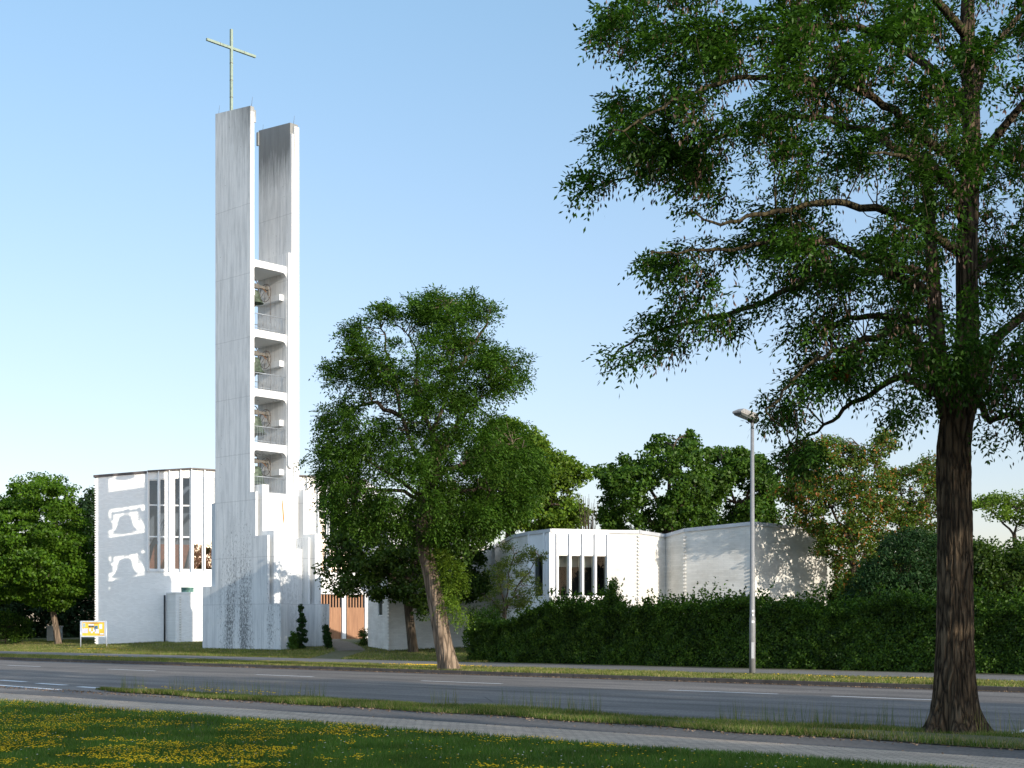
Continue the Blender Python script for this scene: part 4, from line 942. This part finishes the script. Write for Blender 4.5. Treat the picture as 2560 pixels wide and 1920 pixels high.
tree('red_tinged_tree', 'maple with reddish seed clusters among the leaves, standing beside the dappled hall wall', (1850, 1440), 63,
     [(1850, 1440), (1845, 1250), (1835, 1150)], (.22, .13), [[(1838, 1180), (1790, 1080), (1750, 1000)], [(1836, 1150), (1840, 1050), (1850, 960)], [(1838, 1190), (1760, 1130), (1710, 1090)], [(1840, 1160), (1880, 1060), (1910, 960)]],
     [(1680, 1130), (1690, 1085), (1668, 1062), (1700, 1030), (1698, 985), (1722, 955), (1760, 945), (1800, 938), (1835, 955), (1870, 968), (1888, 935), (1912, 925), (1938, 935), (1942, 955), (1915, 985), (1930, 1020), (1925, 1150), (1900, 1280), (1830, 1290), (1800, 1245), (1760, 1190), (1740, 1140)],
     2.8, 430, .45, 80, .135, .09, 'red', 'barkfar', 51, holes=[(1785, 1120, 14, 12), (1880, 1010, 14, 12), (1820, 1190, 12, 10), (1740, 1045, 9, 8), (1860, 1225, 10, 10)], lr=(.09, .02), ntw=260)
tree('red_tinged_tree', 'second red-flecked maple just left of the big furrowed trunk', (1975, 1440), 66,
     [(1975, 1440), (1975, 1250), (1972, 1150)], (.2, .12), [[(1973, 1160), (1950, 1080), (1940, 1020)], [(1973, 1150), (2000, 1080), (2015, 1010)]],
     [(1915, 1020), (1945, 1000), (1985, 985), (2020, 988), (2045, 1010), (2060, 1080), (2070, 1200), (2050, 1290), (1920, 1290), (1905, 1150)],
     2.5, 260, .45, 80, .135, .09, 'red', 'barkfar', 53, holes=[(1955, 1075, 12, 10), (2005, 1130, 10, 8)], lr=(.09, .02))
tree('airy_tree', 'airy light green tree seen against the sky right of the big trunk', (2195, 1420), 76,
     [(2200, 1430), (2200, 1250), (2190, 1150)], (.18, .1), [[(2192, 1160), (2150, 1110), (2120, 1080)], [(2192, 1150), (2200, 1100), (2230, 1075)]],
     [(2095, 1062), (2120, 1075), (2150, 1068), (2200, 1064), (2270, 1078), (2280, 1150), (2230, 1150), (2190, 1130), (2150, 1120), (2110, 1100), (2092, 1090)],
     2.4, 90, .5, 60, .16, .1, 'chestnut', 'barkfar', 57, lr=(.07, .02))
tree('small_tree', 'small sparse olive-green tree with forked stems rising behind the left end of the hedge', (1090, 1400), 63,
     [(1090, 1400), (1090, 1330), (1092, 1300)], (.10, .08), [[(1092, 1330), (1060, 1300), (1045, 1280)], [(1092, 1320), (1100, 1250), (1110, 1190)], [(1092, 1310), (1130, 1250), (1170, 1195)], [(1092, 1320), (1080, 1250), (1072, 1210)]],
     [(1050, 1220), (1075, 1175), (1120, 1160), (1150, 1172), (1192, 1188), (1190, 1206), (1155, 1222), (1175, 1260), (1178, 1290), (1150, 1310), (1110, 1330), (1060, 1318), (1032, 1296), (1055, 1262)],
     1.6, 120, .3, 50, .10, .055, 'olive', 'bark2', 61, holes=[(1120, 1225, 10, 12), (1085, 1270, 8, 10)], lr=(.045, .012))
tree('hornbeam_tree', 'bushy bright green hornbeam with slanting pale trunk left of the church wall', (127, 1391), 99.7,
     [(127, 1392), (120, 1350), (110, 1300), (104, 1240)], (.22, .15), [[(106, 1280), (80, 1180), (70, 1080)], [(104, 1250), (120, 1150), (110, 1060)], [(108, 1290), (150, 1220), (170, 1180)]],
     [(-90, 1090), (-20, 1085), (10, 1072), (38, 1036), (62, 1024), (74, 1016), (83, 1000), (92, 1014), (104, 1026), (128, 1030), (150, 1032), (154, 1046), (166, 1066), (176, 1110), (188, 1180), (196, 1260), (180, 1296), (150, 1318), (120, 1322), (90, 1308), (50, 1310), (20, 1298), (-30, 1310), (-90, 1300)],
     7, 520, .75, 130, .22, .15, 'hornbeam', 'bark2', 71, lr=(.14, .04), flat=.45)
# dark background growth at the left
for i, (nm, lab, pts_, YY, mt_) in enumerate([
    ('conifer_tree', 'dark conifer in the gap between the hornbeam and the church wall', [(150, 1120), (172, 1085), (190, 1062), (204, 1052), (214, 1090), (216, 1200), (218, 1390), (140, 1390), (135, 1200)], 122, 'conifer'),
    ('conifer_tree', 'dark evergreen mass directly behind the hornbeam trunk', [(0, 1300), (30, 1180), (80, 1120), (130, 1180), (160, 1300), (165, 1395), (0, 1395)], 118, 'conifer'),
    ('conifer_tree', 'dark evergreen at the left edge behind the hornbeam', [(-120, 1300), (-60, 1150), (0, 1140), (30, 1250), (40, 1395), (-120, 1395)], 116, 'conifer')]):
    shrub(nm, lab, pts_, YY, 3.5, 240, .8, 90, .28, .16, mt_, 80+i, 'tree')
shrub('undergrowth_shrub', 'low green shrub under the hornbeam at the left edge', [(-60, 1320), (0, 1320), (50, 1330), (70, 1350), (70, 1392), (-60, 1392)], 103, 1.2, 90, .4, 90, .14, .1, 'hedge', 88)
shrub('yew_bush', 'large dark yew-like bush rising behind the hedge next to the big trunk', [(1822, 1340), (1830, 1270), (1870, 1215), (1905, 1170), (1950, 1140), (1985, 1150), (2025, 1160), (2070, 1200), (2080, 1340)], 52, 1.8, 360, .38, 110, .13, .05, 'yew', 90, 'shrub')
shrub('background_shrub', 'dense green shrubs behind the hedge right of the big trunk', [(2080, 1350), (2090, 1180), (2130, 1155), (2160, 1190), (2190, 1170), (2270, 1185), (2290, 1350)], 56, 1.8, 300, .4, 90, .13, .09, 'maple', 91, 'shrub')
shrub('background_shrub', 'dim green shrubs filling the gap between the hall end and the red-flecked maples', [(1770, 1350), (1785, 1290), (1815, 1240), (1850, 1215), (1900, 1210), (1960, 1200), (1990, 1350)], 72, 2.2, 260, .5, 80, .16, .11, 'maple', 93, 'shrub')
shrub('background_shrub', 'distant dark tree line low on the horizon behind the trunks on the right', [(1990, 1350), (1980, 1200), (2050, 1180), (2120, 1190), (2200, 1200), (2300, 1190), (2300, 1350)], 95, 3, 300, .8, 80, .26, .18, 'conifer', 94, 'shrub')
# bare twiggy tree
rg = np.random.default_rng(95); b = at(1272*S, 1420*S, 88); bt = empty('bare_tree', (b[0], b[1], .7), 'small bare twiggy tree between the light green tree and the oak', 'tree')
mb = MB(); mb.tube([(b[0], b[1], .5), (b[0], b[1], 5)], [.12, .07], 6)
for k in range(26):
    e = at((1272+rg.uniform(-26, 22))*S, (1140-rg.uniform(0, 80))*S, 88+rg.uniform(-1, 1)); m_ = ((b[0]+e[0])/2, b[1], (5+e[2])/2-.3); mb.tube([(b[0], b[1], 4.5), m_, e], [.045, .03, .008], 4, caps=False)
mb.build('trunk', M['barkfar'], bt)
# climbers and small plants at the tower foot
shrub('ivy_column', 'tall dark ivy climbing the tower foot in the inner corner', [(648, 1308), (655, 1304), (660, 1330), (663, 1400), (640, 1403), (644, 1350)], 80.2, .22, 60, .14, 90, .09, .075, 'ivy', 101, 'climbing plant')
shrub('young_shrub', 'small bright shrub against the tower foot left of the ivy', [(622, 1400), (628, 1375), (632, 1358), (640, 1375), (642, 1402)], 79.0, .25, 40, .16, 60, .10, .06, 'oak', 102)
shrub('ivy_clump', 'ivy clump on the rear corner of the tower foot next to the wooden doors', [(700, 1350), (706, 1352), (712, 1372), (718, 1395), (705, 1402), (701, 1380)], 79.2, .25, 40, .16, 80, .09, .075, 'ivy', 103, 'climbing plant')
shrub('door_shrub', 'wispy dark shrub between the wooden doors and the blue-shaded hall wall', [(776, 1375), (790, 1345), (796, 1400), (778, 1405)], 81.8, .4, 34, .25, 60, .10, .04, 'maple', 104)
# wall-top shoots behind the hedge
shrub('tall_shrub', 'arching leafy shrub poking above the hedge below the hall windows', [(1290, 1310), (1300, 1285), (1325, 1250), (1338, 1255), (1330, 1275), (1345, 1290), (1340, 1315)], 56, .6, 60, .2, 50, .09, .055, 'hedge', 105)

# --- hedge
rg = np.random.default_rng(120)
hedge = empty('hedge', W(-30, 43.2, .13), 'long dense dark green clipped hedge along the far footpath', 'hedge')
def htop(u): return np.interp(u, [-42.5, -40, -37.5, -30, -10, 20], [1.65, 1.95, 2.3, 2.35, 2.2, 2.2])+.11*np.sin(u*2.1+np.sin(u*.9))+.09*np.sin(u*5.3+1)+.13*np.sin(u*.8)+.05*np.sin(u*11)
n = 190000; u = rg.uniform(-42.3, -6.5, n); face = rg.random(n); ht = htop(u)
z = .13+(ht-.13)*rg.random(n)**.9; lump = .05*np.sin(u*3.1+1.7*np.sin(z*2.3+u*.7))+.05*np.sin(u*1.3+2.1*np.cos(z*1.9-u*.43))+.05*np.sin(u*7.3+2*np.sin(z*5+u*1.9))+.04*np.sin(z*9+3*np.sin(u*2.7))
v = 42.75-lump+np.abs(rg.normal(0, .2, n))+.1*(z/2.4); topm = face < .3
v[topm] = rg.uniform(42.6, 44.6, topm.sum()); z[topm] = ht[topm]+rg.normal(0, .09, topm.sum())-.05
lf = face > .965; u[lf] = -42.4+np.abs(rg.normal(0, .15, lf.sum()))+.15*np.sin(z[lf]*4); v[lf] = rg.uniform(42.6, 44.6, lf.sum())
Pw = np.stack([CU*u+SU*v, -SU*u+CU*v, z], 1); nv = np.where(topm[:, None], np.array([0, 0, 1.0]), np.array([-SU, -CU, .35]))
soup('foliage', leaves_at(Pw, unit(nv+rg.normal(size=(n, 3))*.75), .085, .06, rg), 4, L['hedge'], hedge)
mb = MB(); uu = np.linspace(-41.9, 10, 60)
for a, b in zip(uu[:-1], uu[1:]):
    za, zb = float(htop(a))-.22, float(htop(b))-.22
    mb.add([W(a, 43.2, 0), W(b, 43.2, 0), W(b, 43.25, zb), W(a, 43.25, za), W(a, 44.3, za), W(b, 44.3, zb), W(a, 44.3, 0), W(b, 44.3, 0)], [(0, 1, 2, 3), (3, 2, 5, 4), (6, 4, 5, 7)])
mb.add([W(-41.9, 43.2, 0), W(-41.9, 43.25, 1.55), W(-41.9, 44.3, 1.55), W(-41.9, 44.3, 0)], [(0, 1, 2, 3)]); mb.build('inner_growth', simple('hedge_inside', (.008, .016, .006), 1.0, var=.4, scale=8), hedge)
# shoots on top
k = 1500; us_ = rg.uniform(-40, -8, k); hs = np.minimum(rg.gamma(2.0, .19, k), .62)*(1+.7*np.sin(us_*1.9)*np.sin(us_*.7+1)); A1 = []
for a, h in zip(us_, hs):
    m = 14; v0_ = 43.6+rg.uniform(-.8, .6); t = rg.random(m); lx = rg.normal(0, .12)
    A1.append(np.stack([a+lx*t*h*4+rg.normal(0, .03, m), v0_+rg.normal(0, .03, m), htop(a)+t*h], 1))
A1 = np.concatenate(A1); Pw = np.stack([CU*A1[:, 0]+SU*A1[:, 1], -SU*A1[:, 0]+CU*A1[:, 1], A1[:, 2]], 1)
soup('shoots', leaves_at(Pw, unit(rg.normal(size=(len(Pw), 3))+np.array([0, 0, .4])), .11, .065, rg), 4, L['hedge'], hedge)

# --- trees outside the frame to the right that shade the road and lawn
rg = np.random.default_rng(140)
def shade_tree(loc, scale, label, src=[None]):
    if src[0] is None:
        t = empty('avenue_tree', loc, label, 'tree', 'shade trees beyond the right edge of the view'); t.location = (0, 0, 0)
        mb = MB(); mb.tube([(0, 0, -.1), (.05, 0, 3), (0, .1, 7), (0, 0, 12)], [.32, .26, .18, .06], 12)
        for q in range(9):
            an = q*.7; hh = 4+q*.8; mb.tube([(0, 0, hh), (math.cos(an)*2, math.sin(an)*2, hh+1), (math.cos(an)*4, math.sin(an)*4, hh+1.4)], [.11, .06, .02], 6)
        mb.build('trunk', M['barkfar'], t)
        d = unit(rg.normal(size=(420, 3))); c = d*(rg.random((420, 1))**.4)*np.array([4.6, 4.6, 5.2])+np.array([0, 0, 9.2])
        soup('crown', ellipsoid_leaves(c, .7, 45, .26, .15, rg), 4, L['robinia2'], t); src[0] = t
    else:
        t = src[0].copy(); col.objects.link(t); t['label'] = label
        for chd in src[0].children:
            q = chd.copy(); col.objects.link(q); q.parent = t
    t.location = loc; t.scale = scale if isinstance(scale, tuple) else (scale, scale, scale); return t
for i, (u, v, s_, lab) in enumerate([(9, 20, 1.0, 'next tree along the near verge, beyond the right edge'), (24, 20.5, 1.05, 'third tree along the near verge, beyond the right edge'), (40, 20, 1.1, 'fourth tree along the near verge, beyond the right edge'),
                         (14, 9, 1.0, 'lawn tree to the right of the paved path, outside the view'), (29, 8, 1.1, 'far lawn tree to the right of the paved path, outside the view'), (46, 11, 1.15, 'lawn tree farthest right, outside the view'),
                         (16, 1, .95, 'lawn tree nearest the camera on the right, outside the view'), (-6.0, 40.9, (.78, .78, 1.55), 'tall narrow tree behind the hedge, outside the right edge')]):
    x, y, _ = W(u, v); shade_tree((x, y, 0), s_, lab)

# ------------------------------------------------------------------ grass, flowers
def blades(name, U, V_, Z, h, w, mat, rng, lean=.35):
    n = len(U); X = CU*U+SU*V_; Y = -SU*U+CU*V_; an = rng.uniform(0, 6.283, n); le = rng.normal(0, lean, (n, 2))*h[:, None]
    P = np.empty((n, 3, 3), np.float32); c, s = np.cos(an)*w*.5, np.sin(an)*w*.5
    P[:, 0] = np.stack([X-c, Y-s, Z], 1); P[:, 1] = np.stack([X+c, Y+s, Z], 1); P[:, 2] = np.stack([X+le[:, 0], Y+le[:, 1], Z+h], 1)
    return tag(soup(name, P.reshape(-1, 3), 3, mat), kind='stuff')
def patch(u, v, s=1.0, seed=0): return (np.sin(u*1.3*s+v*.7+seed)+np.sin(u*.53*s-v*1.9*s+2+seed)+np.sin(u*2.9*s+v*3.7*s+seed*2)*.6+np.sin(-u*.9*s+v*4.9*s+seed)*.5)/3.1
rg = np.random.default_rng(200)
# near lawn (visible wedge): sample in picture-like density by distance
n = 330000; Yd = 1/rg.uniform(1/36., 1/12.5, n); Xd = rg.uniform(-.37, .37, n)*Yd
U = CU*Xd-SU*Yd; V_ = SU*Xd+CU*Yd; ok = V_ < 14.78+.03*np.sin(U*5); U, V_, Yd = U[ok], V_[ok], Yd[ok]
h = (.045+.035*rg.random(len(U))+.02*patch(U, V_, 1.2))*(.7+Yd/45); blades('lawn_grass', U, V_, np.full(len(U), .025), np.maximum(h, .02), .006+Yd*.00035, L['lawngrass'], rg)
tag(bpy.data.objects['lawn_grass'], 'short green grass covering the near lawn', 'grass')
n = 120000; Yd = 1/rg.uniform(1/38., 1/15., n); Xd = rg.uniform(-.37, .37, n)*Yd
U = CU*Xd-SU*Yd; V_ = SU*Xd+CU*Yd
# near verge tall grass
n = 120000; U = -32+rg.random(n)**.8*(32-.5); vn_ = np.array([vn(a) for a in U]); vf_ = np.array([vf(a) for a in U]); V_ = vn_+(vf_-vn_)*rg.random(n)
V_ += rg.normal(0, .03, n); kp = (((U+8.6)/2.9)**2+((V_-18.75)/.6)**2 > 1) | (rg.random(n) < .12); U, V_ = U[kp], V_[kp]; n = len(U); h = .05+.07*rg.random(n)+.05*np.clip(patch(U, V_, .8), -.5, 1); w = np.full(n, .012)
tag(blades('verge_grass', U, V_, np.full(n, .02), h, w, L['grass'], rg), 'rough tufty grass on the narrow near verge', 'grass')
n = 1500; U = -31+rg.random(n)*24; V_ = 19.6+rg.random(n)*.6; V_ = np.minimum(V_, [vf(a) for a in U]); keep = patch(U, V_*0, .6, 3) > -.1; U, V_ = U[keep], V_[keep]; n = len(U)
tag(blades('seed_stalks', U, V_, np.full(n, .03), .2+rg.random(n)*.3, np.full(n, .009), L['drygrass'], rg, .12), 'thin seeding grass stalks along the road side of the near verge', 'grass')
# far verge and church lawn
n = 150000; U = rg.uniform(-105, -8, n); V_ = rg.uniform(34.1, 37.75, n); h = .04+.05*rg.random(n)+.03*patch(U, V_)
tag(blades('far_verge_grass', U, V_, np.full(n, .115), np.maximum(h, .02), np.full(n, .022), L['drygrass'], rg), 'sunlit yellow-green grass on the far verge', 'grass')
n = 130000; U = rg.uniform(-112, -40, n); V_ = 42.25+rg.random(n)**1.3*14; z = np.interp(V_, [p[0] for p in PROF], [p[1] for p in PROF]); h = .05+.07*rg.random(n)+.03*patch(U, V_, .5)
X = CU*U+SU*V_; Y = -SU*U+CU*V_; ok = (np.abs(X-np.interp(Y, [76, 80, 86, 93, 103], [-8.6, -9.2, -10.4, -12, -12.6])) > .8) & ~((U > -71.8) & (U < -64.3) & (V_ > 50) & (V_ < 53.5)) & (X < -1)
U, V_, z, h = U[ok], V_[ok], z[ok], h[ok]
tag(blades('church_lawn_grass', U, V_, z-.01, h, np.full(len(U), .03), L['drygrass'], rg), 'patchy grass in front of the church and tower', 'grass')
# flowers
def flowers(name, U, V_, Z, r, mat, rng, label, n_=5):
    n = len(U); X = CU*U+SU*V_; Y = -SU*U+CU*V_; C_ = np.stack([X, Y, Z], 1); out = []
    for k in range(n_):
        a = 2*math.pi*k/n_; b = 2*math.pi*(k+1)/n_
        P = np.empty((n, 3, 3), np.float32); P[:, 0] = C_+np.array([0, 0, 1])*r[:, None]*.5
        P[:, 1] = C_+np.array([math.cos(a), math.sin(a), 0])*r[:, None]; P[:, 2] = C_+np.array([math.cos(b), math.sin(b), 0])*r[:, None]; out.append(P.reshape(-1, 3))
    return tag(soup(name, np.concatenate(out), 3, mat), label, 'flowers', kind='stuff')
n = 200000; Yd = 1/rg.uniform(1/36., 1/12.5, n); Xd = rg.uniform(-.37, .37, n)*Yd; U = CU*Xd-SU*Yd; V_ = SU*Xd+CU*Yd
imx = Xd/Yd/.36      # -1 left .. 1 right
dens = patch(U, V_, .9, 5)+.75*patch(U, V_, 3.1, 1)+.4*patch(U, V_, 7.3, 2); thr = -.2+.95*np.clip((imx+1), 0, 2)-.6*(V_ > 14.0)*(imx < .1)
ok = (V_ < 14.75) & (dens > thr) & (rg.random(n) < .36); ok |= (V_ < 14.75) & (rg.random(n) < .006)
U, V_ = U[ok], V_[ok]; n = len(U)
flowers('yellow_flowers', U, V_, .075+.03*rg.random(n), .0095+.006*rg.random(n), L['flower'], rg, 'patches of small yellow flowers scattered over the near lawn')
n = 420; Yd = 1/rg.uniform(1/30., 1/12.5, n); Xd = rg.uniform(-.37, .37, n)*Yd; U = CU*Xd-SU*Yd; V_ = SU*Xd+CU*Yd; ok = V_ < 14.7; U, V_ = U[ok], V_[ok]; n = len(U)
flowers('white_clover', U, V_, .07+.02*rg.random(n), .011+.004*rg.random(n), L['clover'], rg, 'tiny white clover heads dotted over the near lawn')
Us = []; Vs = []
for (uc, vc, su, sv_, k) in [(-37.5, 36.2, 1.2, .3, 260), (-19.5, 35.6, 1.5, .4, 60), (-60, 36.3, 1.2, .2, 60), (-75, 45, 1.5, .3, 60), (-27.5, 19.6, 1.6, .25, 70)]:
    Us.append(rg.normal(uc, su, k)); Vs.append(rg.normal(vc, sv_, k))
U = np.concatenate(Us); V_ = np.concatenate(Vs); Z = np.where(V_ > 40, .3, np.where(V_ > 30, .22, .14))
flowers('verge_flowers', U, V_, Z, np.full(len(U), .028), L['flower'], rg, 'small yellow flower patches on the roadside verges')
# litter of dry leaves along kerb and path edges
n = 9000; U = rg.uniform(-70, -4, n); V_ = np.where(rg.random(n) < .5, 33.9-np.abs(rg.normal(0, .12, n)), 18.45+rg.normal(0, .22, n)); V_ = np.where(rg.random(n) < .12, 16.6+rg.normal(0, .06, n), V_)
V_ = np.where((V_ < 19) & (V_ > 17.5), V_-.35*np.clip((U+17)/5, 0, 1)-.1, V_); C_ = np.stack([CU*U+SU*V_, -SU*U+CU*V_, np.full(n, .022)], 1)
tag(soup('leaf_litter', leaves_at(C_, unit(rg.normal(size=(n, 3))*.3+np.array([0, 0, 1])), .055, .028, rg), 4, L['litter']), 'dry fallen leaves along the kerb and path edges', 'leaf litter', kind='stuff')
